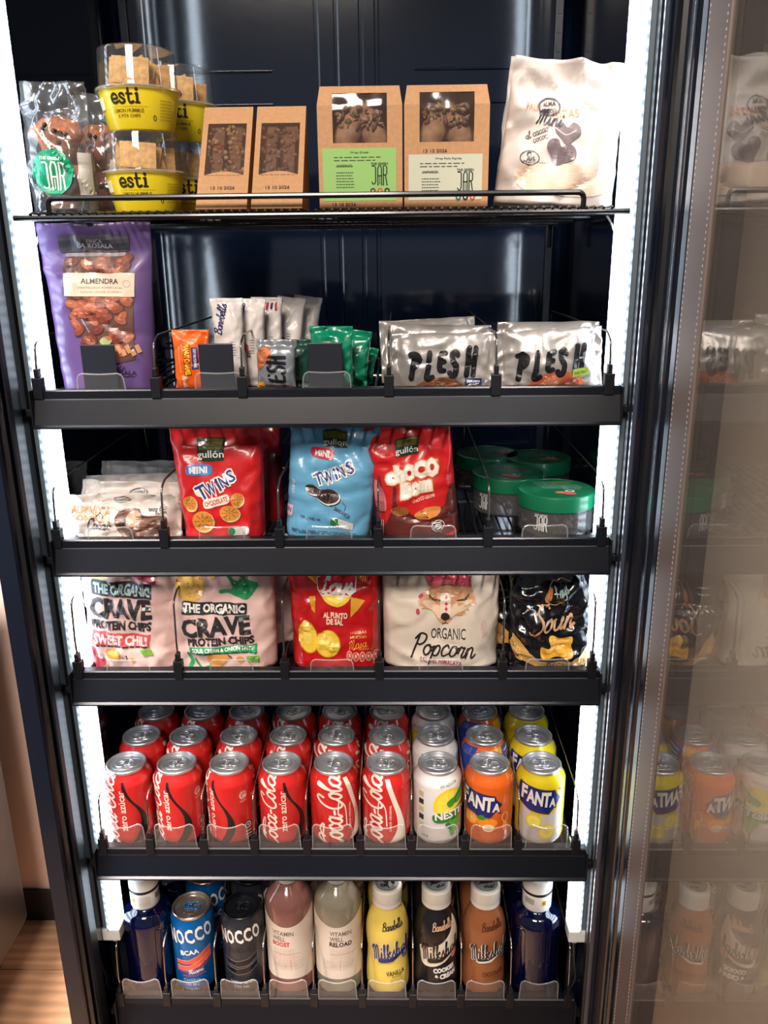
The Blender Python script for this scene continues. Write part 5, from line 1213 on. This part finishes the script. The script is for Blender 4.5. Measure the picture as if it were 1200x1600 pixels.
# ------------------------------------------------------------------ top shelf
z1 = S1+.0006; s1_, t1_ = .70e-3, .626e-3
film = lambda: M_clear('film_clear', tint=(245, 246, 248), base=.07, power=3, gain=.9, rough=.14, haze=.05, bump=.5, bscale=22, bdist=.008)
def muffin_bag(x, yf, wd, ht, lab, seed, yaw=0, sticker=True):
    b = Bag(wd, ht, .052, side=3, top=.030, seed=seed, wr=.0035, fs=26, taper=.06)
    o = link('bakery_bag', b.mesh(30, 36), film(), smooth=True); o.location = (x, yf+.028, z1); o.rotation_euler = (0, 0, yaw); tag(o, lab, 'bakery bag')
    mm = M('muffin_crust', (176, 104, 62), .7, bump=.8, bscale=110, bdist=.004, var=.35)
    for k, z in enumerate((.022, .068)):
        bm = bmesh.new(); ellipsoid(bm, (0, 0, z+.012), wd*.36, .018, .018, 0, .35, seed+k, 3); lathe(bm, [(.016, z-.018), (wd*.30, z+.010)], 24, cap0=True)
        for v in bm.verts: v.co.y *= .72
        link('muffin', bm, mm, o, smooth=True)
        bm = bmesh.new(); rr = random.Random(seed+k)
        for q in range(9): ellipsoid(bm, (rr.uniform(-.016, .016), -.0145+rr.uniform(-.001, .001), z+.012+rr.uniform(-.010, .012)), .003, .002, .003, sub=1)
        c = link('chocolate_chip', bm, M('choc', (46, 28, 22), .4), o, smooth=True); c['kind'] = 'stuff'
    if sticker:
        A = Art(0, 0, .001, .001); A.oy = 100; A.ell(-4, 60, 23, 23.5, (12, 146, 106), 1, n=40); A.text('THE GREEN', -6, 46, 22, 3.4, WHITE, -.05, .03, layer=3)
        green_jar(A, -3, 64, 25, 28, WHITE, 3, head=False)
        st = A.build(on_bag(b), 0, 'round_sticker', o, FILM, base=.0010, cuts=(b.us, b.vs))
    A = Art(0, 100, .001, .001); A.rect(wd*500-14, 40, wd*500-2, 88, (190, 186, 176), 1)
    A.build(on_bag(b), 0, 'paper_label', o, FILM, base=.0008, cuts=(b.us, b.vs))
    return o
muffin_bag(-.2870, .020, .074, .132, 'clear bag of muffins with a round green sticker, beside the left light strip', 101, .08)
muffin_bag(-.2680, .088, .070, .132, 'clear bag of muffins behind the one with the green sticker', 107, -.1, False)
# hummus cups: yellow tub with a clear dome of pita chips
def cup():
    o = thing('hummus_cup', (0, 0, 0), 'x', 'snack cup')
    yl = M('tub_yellow', (240, 214, 40), .35, coat=.2)
    tp = [(.034, 0), (.0352, .002), (.0425, .0385), (.0425, .040)]
    link('tub', LA(tp, 56, cap0=True), yl, o, smooth=30)
    link('tub_rim', LA([(.0424, .0385), (.0455, .0390), (.0462, .0405), (.0455, .0420), (.0425, .0422), (.0405, .0420)], 56), M_clear('rim_plastic', tint=(235, 235, 228), base=.1, haze=.35, hazecol=(225, 220, 200), gain=1), o, smooth=40)
    link('dome', LA([(.0425, .0424), (.0418, .046), (.0405, .078), (.0395, .0805), (.0370, .0815), (.0360, .0806), (.001, .0806)], 56), M_clear('dome_plastic', tint=(246, 247, 246), base=.07, gain=1.2, rough=.04, haze=.03), o, smooth=35)
    cm = M('pita', (226, 176, 112), .75, bump=.4, bscale=160, bdist=.001, var=.22)
    rr = random.Random(5)
    for k in range(11):
        bm = BX(-.019, .019, -.0014, .0014, -.0135, .0135, bev=.001)
        for v in bm.verts: v.co.y += .002*sin(v.co.x*90+k)
        c = link('pita_chip', bm, cm, o, smooth=30)
        if k == 0: c.location = (.002, -.026, .0575); c.rotation_euler = (-.15, .04, .1)
        else: c.location = (rr.uniform(-.014, .014), -.018+.0042*k+rr.uniform(-.001, .001), .0565+rr.uniform(-.002, .001)); c.rotation_euler = (rr.uniform(-.3, .3), rr.uniform(-.35, .35), rr.uniform(-.5, .5))
    A = Art(0, 40, .001, .001)
    # slab-serif word built from strokes
    B = (44, 40, 36); x0, y0 = -17, 15.5
    def S(P, w=2.1, sm=4): A.stroke([(x0+x, y0-y) for x, y in P], w, B, 3, smooth=sm)
    S([(0.5, 4.2), (7.2, 4.6), (6.2, 8), (3.4, 9), (.6, 6), (1, 2), (4, .2), (7.6, 1.6)])
    S([(14.6, 7), (13.6, 8.8), (11, 8.6), (10.2, 6.6), (12.6, 4.6), (15, 2.8), (13.6, .4), (10.4, .4), (9.6, 2.4)])
    S([(19.4, 13), (19.2, 6), (19.6, 1.2), (21.4, .2), (23.6, 1.2)], 2.3); A.rect(x0+16.6, y0-9.3, x0+23.4, y0-7.7, B, 3)
    S([(27.6, 8.6), (27.6, .8)], 2.5, 0); A.rect(x0+25.4, y0-9.3, x0+28.8, y0-7.9, B, 3); A.rect(x0+25.2, y0-1.2, x0+30.4, y0+.4, B, 3); A.ell(x0+27.4, y0-12.6, 1.5, 1.6, B, 3)
    A.rect(-19, 18.5, 20, 18.8, (150, 130, 30), 2); A.text('LEMON HUMMUS', 0, 22.4, 33, 3.6, (112, 92, 30), 0, .01, layer=3); A.text('& PITA CHIPS', 0, 27.4, 25, 3.2, (112, 92, 30), 0, .01, layer=3)
    A.ring(28, 29, 1.5, 2.4, .7, B); A.lines(34, 12, 52, 7, 3, (150, 128, 30), .7); A.rect(-46, 8, -30, 20, (250, 244, 200), 2)
    f = prof_r(tp, .039)
    A.build(cylmap(f), .004, 'printed_design', o, M_print('ink_gloss', .35), base=.0004); return o
c0 = cup(); CG = 'stacked hummus cups on the top shelf'
for i, (x, y, z, rz, lb) in enumerate(((-.2005, .064, 0, .0, 'yellow hummus cup with clear domed lid, bottom of the front stack'), (-.1985, .062, .0820, -.05, 'yellow hummus cup with clear domed lid, top of the front stack'),
                       (-.1800, .158, 0, .3, 'yellow hummus cup with domed lid, bottom of the rear stack'), (-.1790, .158, .0820, .12, 'yellow hummus cup with domed lid, top of the rear stack'))):
    o = c0 if i == 0 else copy_tree(c0); o.location = (x, y, z1+z); o.rotation_euler = (0, 0, rz); tag(o, lb, 'snack cup', CG)
# card sandwich wedges
kraft = M('kraft_card', (196, 148, 104), .7, bump=.12, bscale=220, bdist=.0004, var=.06)
def wedge(x, label, cols, seed, yaw=0):
    o = thing('sandwich_box', (x, .010, z1), label, 'sandwich box', 'kraft sandwich wedges', (0, 0, yaw)); W2, HH, D = .0275, .112, .082
    n = Vector((0, -HH, D)).normalized()
    F_ = lambda u, v, h: Vector((u, D*v/HH, v)) + Vector((0, -HH, D)).normalized()*h
    v0, v1, u1 = .036, .093, .0215
    bm = bmesh.new()
    V = lambda u, v, h=0: bm.verts.new(F_(u, v, h))
    # front frame round the window, slightly bellied at the foot
    o4 = [V(-W2, 0), V(W2, 0), V(W2, HH), V(-W2, HH)]
    top_arc = [V(u1*(1-2*k/8), v0-.0+.004*sin(pi*k/8)) for k in range(9)]
    i_bl, i_br = top_arc[-1], top_arc[0]; i_tl, i_tr = V(-u1, v1), V(u1, v1)
    bm.faces.new([o4[0], o4[1], i_br]+top_arc[1:-1]+[i_bl]); bm.faces.new([o4[1], o4[2], i_tr, i_br]); bm.faces.new([o4[2], o4[3], i_tl, i_tr]); bm.faces.new([o4[3], o4[0], i_bl, i_tl])
    bk = [bm.verts.new((s*W2, D+.002, z)) for s, z in ((-1, 0), (1, 0), (1, HH), (-1, HH))]
    bm.faces.new([o4[1], bk[1], bk[2], o4[2]]); bm.faces.new([o4[0], o4[3], bk[3], bk[0]]); bm.faces.new([o4[3], o4[2], bk[2], bk[3]]); bm.faces.new(bk[::-1]); bm.faces.new([o4[0], bk[0], bk[1], o4[1]])
    bmesh.ops.recalc_face_normals(bm, faces=bm.faces[:]); link('carton', bm, kraft, o)
    bm = bmesh.new(); q = [bm.verts.new(F_(*p)) for p in ((-u1-.002, v0-.003, -.0004), (u1+.002, v0-.003, -.0004), (u1+.002, v1+.002, -.0004), (-u1-.002, v1+.002, -.0004))]; bm.faces.new(q)
    link('window_film', bm, M_clear('box_window', tint=(235, 232, 228), base=.06, rough=.05, gain=1, haze=.30, hazecol=(130, 104, 92)), o)
    for k, ux in enumerate((-.0165, .0035)):
        bm = bmesh.new(); box(bm, ux, ux+.0130, -.012, .0, .010, HH*.95, bev=.003)
        for v in bm.verts: v.co = F_(v.co.x, v.co.z, 0) - Vector((0, -HH, D)).normalized()*(.006-v.co.y)
        link('bread_slice', bm, M('sandwich_bread', (150, 112, 86), .8, bump=.4, bscale=120, var=.2), o, smooth=40)
    bm = bmesh.new(); rr = random.Random(seed); mats = [M('fill_%d_%d_%d' % c, c, .5) for c in cols]
    for k in range(70):
        col = rr.choice((-.0185, .0013, .0195)) if rr.random() < .4 else rr.uniform(-.019, .019)
        n0 = len(bm.faces); ellipsoid(bm, F_(col+rr.uniform(-.003, .003), v0+rr.random()*(v1-v0), -.004-rr.random()*.002), rr.uniform(.0015, .0035), .002, rr.uniform(.0015, .0035), rr.random()*3, .3, k, 1)
        bm.faces.ensure_lookup_table(); mi = rr.randrange(len(cols))
        for f in bm.faces[n0:]: f.material_index = mi
    fi = link('filling', bm, mats, o, smooth=True); fi['kind'] = 'stuff'
    A = Art(0, 0, .001, .001); A.oy = 112; A.text('13 10 2026', 0, 90, 26, 3.4, (70, 50, 40), 0, .01); A.lines(-20, 76.3, 20, 1, 1, (170, 124, 84), .4, gap=0)
    A.build(F_, 0, 'date_stamp', o, MATT, base=.0003); return o
wedge(-.1065, 'kraft sandwich wedge box with colourful vegetable filling in its window', [(206, 150, 100), (216, 190, 150), (190, 96, 66), (110, 112, 70), (214, 170, 100)], 3, .0)
wedge(-.0470, 'kraft sandwich wedge box with dull brown filling, beside the green-label box', [(150, 104, 84), (130, 92, 80), (174, 140, 118), (120, 74, 66)], 4, .0)
# tall kraft wrap boxes with big windows
def wrapbox(x, label, lab_col, title, seed, stamp_top):
    W2, HH, D = .0445, .119, .062; o = thing('wrap_box', (x, .016, z1), label, 'wrap box', 'tall kraft wrap boxes')
    u1, v0, v1 = .0285, .0640, .1120; bm = bmesh.new(); tp = .0415
    V = lambda u, y, v: bm.verts.new((u, y, v)); L = .004
    sh = .003
    o4 = [V(-W2, 0, 0), V(W2, 0, 0), V(W2, sh*0, HH*.84), V(tp, .006, HH), V(-tp, .006, HH), V(-W2, 0, HH*.84)]
    fy = lambda v: 0 if v < HH*.84 else .006*(v-HH*.84)/(HH*.16)
    i4 = [V(-u1, 0, v0), V(u1, 0, v0), V(u1, fy(v1), v1), V(-u1, fy(v1), v1)]; m4 = [V(-u1, 0, HH*.84), V(u1, 0, HH*.84)]
    for f in ((o4[0], o4[1], i4[1], i4[0]), (o4[1], o4[2], m4[1], i4[1]), (o4[2], o4[3], i4[2], m4[1]), (o4[3], o4[4], i4[3], i4[2]), (o4[4], o4[5], m4[0], i4[3]), (o4[5], o4[0], i4[0], m4[0])): bm.faces.new(f)
    b4 = [V(-W2, D, 0), V(W2, D, 0), V(W2, D, HH*.84), V(tp, D-.012, HH), V(-tp, D-.012, HH), V(-W2, D, HH*.84)]
    for i in range(6): bm.faces.new((o4[i], b4[i], b4[(i+1) % 6], o4[(i+1) % 6]))
    bm.faces.new(b4[::-1]); bmesh.ops.recalc_face_normals(bm, faces=bm.faces[:]); link('carton', bm, kraft, o)
    bm = bmesh.new(); G = []
    for i in range(13):
        for j in range(11):
            u = -u1+2*u1*i/12; v = v0+(v1-v0)*j/10; G.append(bm.verts.new((u, .0006+fy(v)+.0012*noise.noise(Vector((u*70, v*70, seed))), v)))
    for i in range(12):
        for j in range(10): bm.faces.new((G[i*11+j], G[(i+1)*11+j], G[(i+1)*11+j+1], G[i*11+j+1]))
    link('window_film', bm, M_clear('wrap_window', tint=(235, 232, 228), base=.05, rough=.10, gain=.8, haze=.20, hazecol=(130, 108, 98), bump=.15, bscale=26, bdist=.010), o, smooth=True)
    wm_ = M('tortilla', (196, 156, 122), .7, bump=.5, bscale=90, var=.25); rr = random.Random(seed)
    for k, (ux, vz, rt) in enumerate(((-.014, .074, .35), (.014, .076, -.3), (.0, .092, .1))):
        bm = bmesh.new(); ellipsoid(bm, (ux, .018+k*.004, vz), .0135, .011, .026, rt, .12, seed+k, 3); link('wrap_half', bm, wm_, o, smooth=True)
    bm = bmesh.new()
    cols = [(170, 136, 84), (120, 124, 80), (150, 96, 90), (196, 176, 150), (130, 92, 88)]
    for k in range(46):
        n0 = len(bm.faces); ellipsoid(bm, (rr.uniform(-.024, .024), .008+rr.random()*.004, rr.uniform(.080, .100)), rr.uniform(.002, .006), .002, rr.uniform(.001, .003), rr.random()*3, .3, k, 1)
        bm.faces.ensure_lookup_table(); mi = rr.randrange(5)
        for f in bm.faces[n0:]: f.material_index = mi
    fi = link('filling', bm, [M('fill_%d_%d_%d' % c, c, .5) for c in cols], o, smooth=True); fi['kind'] = 'stuff'
    A = Art(0, 119, .001, .001); T = (52, 56, 44)
    y0 = 60 if not stamp_top else 67
    A.rect(-40, y0, 38, 112, lab_col, 1)
    A.text(title, -1 if not stamp_top else 2, y0+4.5, 20 if not stamp_top else 28, 2.6, T, 0, .01, layer=3); A.lines(-28, y0+9, 28, 2, 3, T, .8, 3, gap=.3)
    A.lines(-26, y0+18, -8, 1, 2, T, .8, 3, gap=0); A.text('INGREDIENTES', -17, y0+17, 16, 1.8, T, 0, .02, layer=3); A.lines(-26, y0+24, -6, 6, 2.9, T, .8, 3)
    A.text('THE GREEN', 20, y0+15.5, 18, 2.4, T, 0, .03, layer=3); green_jar(A, 20, y0+27, 17, 19, (26, 50, 40), 3, head=False)
    for k, c in enumerate(((110, 40, 60), (220, 80, 50), (40, 32, 30)) if not stamp_top else ((30, 110, 80), (40, 32, 30), (220, 70, 50))): A.ell(13+k*7.5, y0+42.5, 3, 3.2, c, 3); A.ell(13+k*7.5, y0+42.5, 1.3, 1.5, lab_col, 4, n=8)
    A.text('13 10 2026', -12 if stamp_top else -18, 63.5 if stamp_top else 115.5, 25, 3.2, (90, 70, 60), 0, .01, layer=3)
    A.build(flatmap(0), 0, 'label', o, MATT, base=.0003); return o
wrapbox(.0435, 'tall kraft wrap box with a bright green label', (150, 196, 110), 'Wrap Greek', 11, False)
wrapbox(.1345, 'tall kraft wrap box with a pale grey-green label', (206, 208, 184), 'Wrap Pollo Paprika', 17, True)
# white snack bags on the right
whitep = sealbump('film_paper_white', (208, 198, 190), .5, coat=.05, bump=.3, bscale=24)
def heart(A, cx, cy, s, ang, col, layer):
    P = [(0, .9), (-.5, .45), (-.95, 0), (-.9, -.5), (-.45, -.7), (-.05, -.35), (.35, -.75), (.85, -.55), (.98, 0), (.55, .45)]
    ca, sa = cos(ang), sin(ang); A.blob([(cx+s*(x*ca-y*sa), cy+s*(x*sa+y*ca)) for x, y in P], col, layer, n=4)
def mini_art(front):
    sx = .70e-3/2.4; sy = .626e-3/2.4
    A = AR(450, 642, sx, sy)
    if front:
        A.ring(412, 268, 42, 34, 6, (90, 84, 84), 3); A.text('ALMA', 412, 256, 50, 18, (90, 84, 84), 0, .03); A.text('REZÚ', 412, 283, 54, 20, (70, 66, 70), 0, .03)
        A.text('PALM', 350, 272, 56, 26, (226, 150, 100), -.05, .0); A.text('RITAS', 480, 290, 100, 32, (226, 150, 100), .12, .0)
        A.script('Mini', 415, 312, 100, 60, (60, 54, 58), -.12, pen=.10, layer=4); A.script('al cacao', 365, 368, 92, 28, (70, 64, 66), .42, pen=.09); A.script('cocoa', 380, 388, 62, 26, (70, 64, 66), .42, pen=.09)
        heart(A, 488, 362, 52, .05, (112, 98, 100), 3); heart(A, 462, 440, 60, .35, (104, 90, 94), 3)
        A.stroke([(440, 350), (480, 372), (520, 352)], 6, (170, 164, 166), 4, smooth=4)
        A.ring(345, 468, 36, 26, 3, DK, 3); A.script('Sin', 342, 464, 44, 30, DK, 0, pen=.12); A.text('CONSERVANTES', 378, 484, 120, 8, (110, 100, 100), 0, .01)
        A.lines(615, 300, 640, 1, 4, (190, 160, 130), 2); A.text('consumir antes de', 626, 370, 110, 8, (190, 150, 110), -1.4, .0)
        A.blob([(300, 500), (450, 480), (620, 500), (660, 560), (560, 600), (330, 590)], (232, 206, 184), 1)
    else:
        A.text('PALMERITAS', 260, 400, 80, 26, (226, 150, 100), 0, .02)
        heart(A, 262, 530, 34, .9, (110, 80, 84), 3)
    return A
bA = Bag(.134, .146, .062, taper=.12, side=3.0, seed=121, wr=.0028, fs=20, top=.030, narrow=.03, topwave=.002)
b = Bag(.122, .158, .056, side=3.4, seed=127, wr=.0030, fs=20, top=.030, topwave=.002)
pack('snack_bag', .2540, .018, z1, bA, whitep, 'white paper snack bag with two heart shapes, in front at the right end', 'snack bag', mini_art(True), tilt=.09, yaw=-.08)
pack('snack_bag', .2550, .088, z1, b, whitep, 'white paper snack bag standing behind the one with the hearts', 'snack bag', mini_art(False), tilt=.10, yaw=.12)
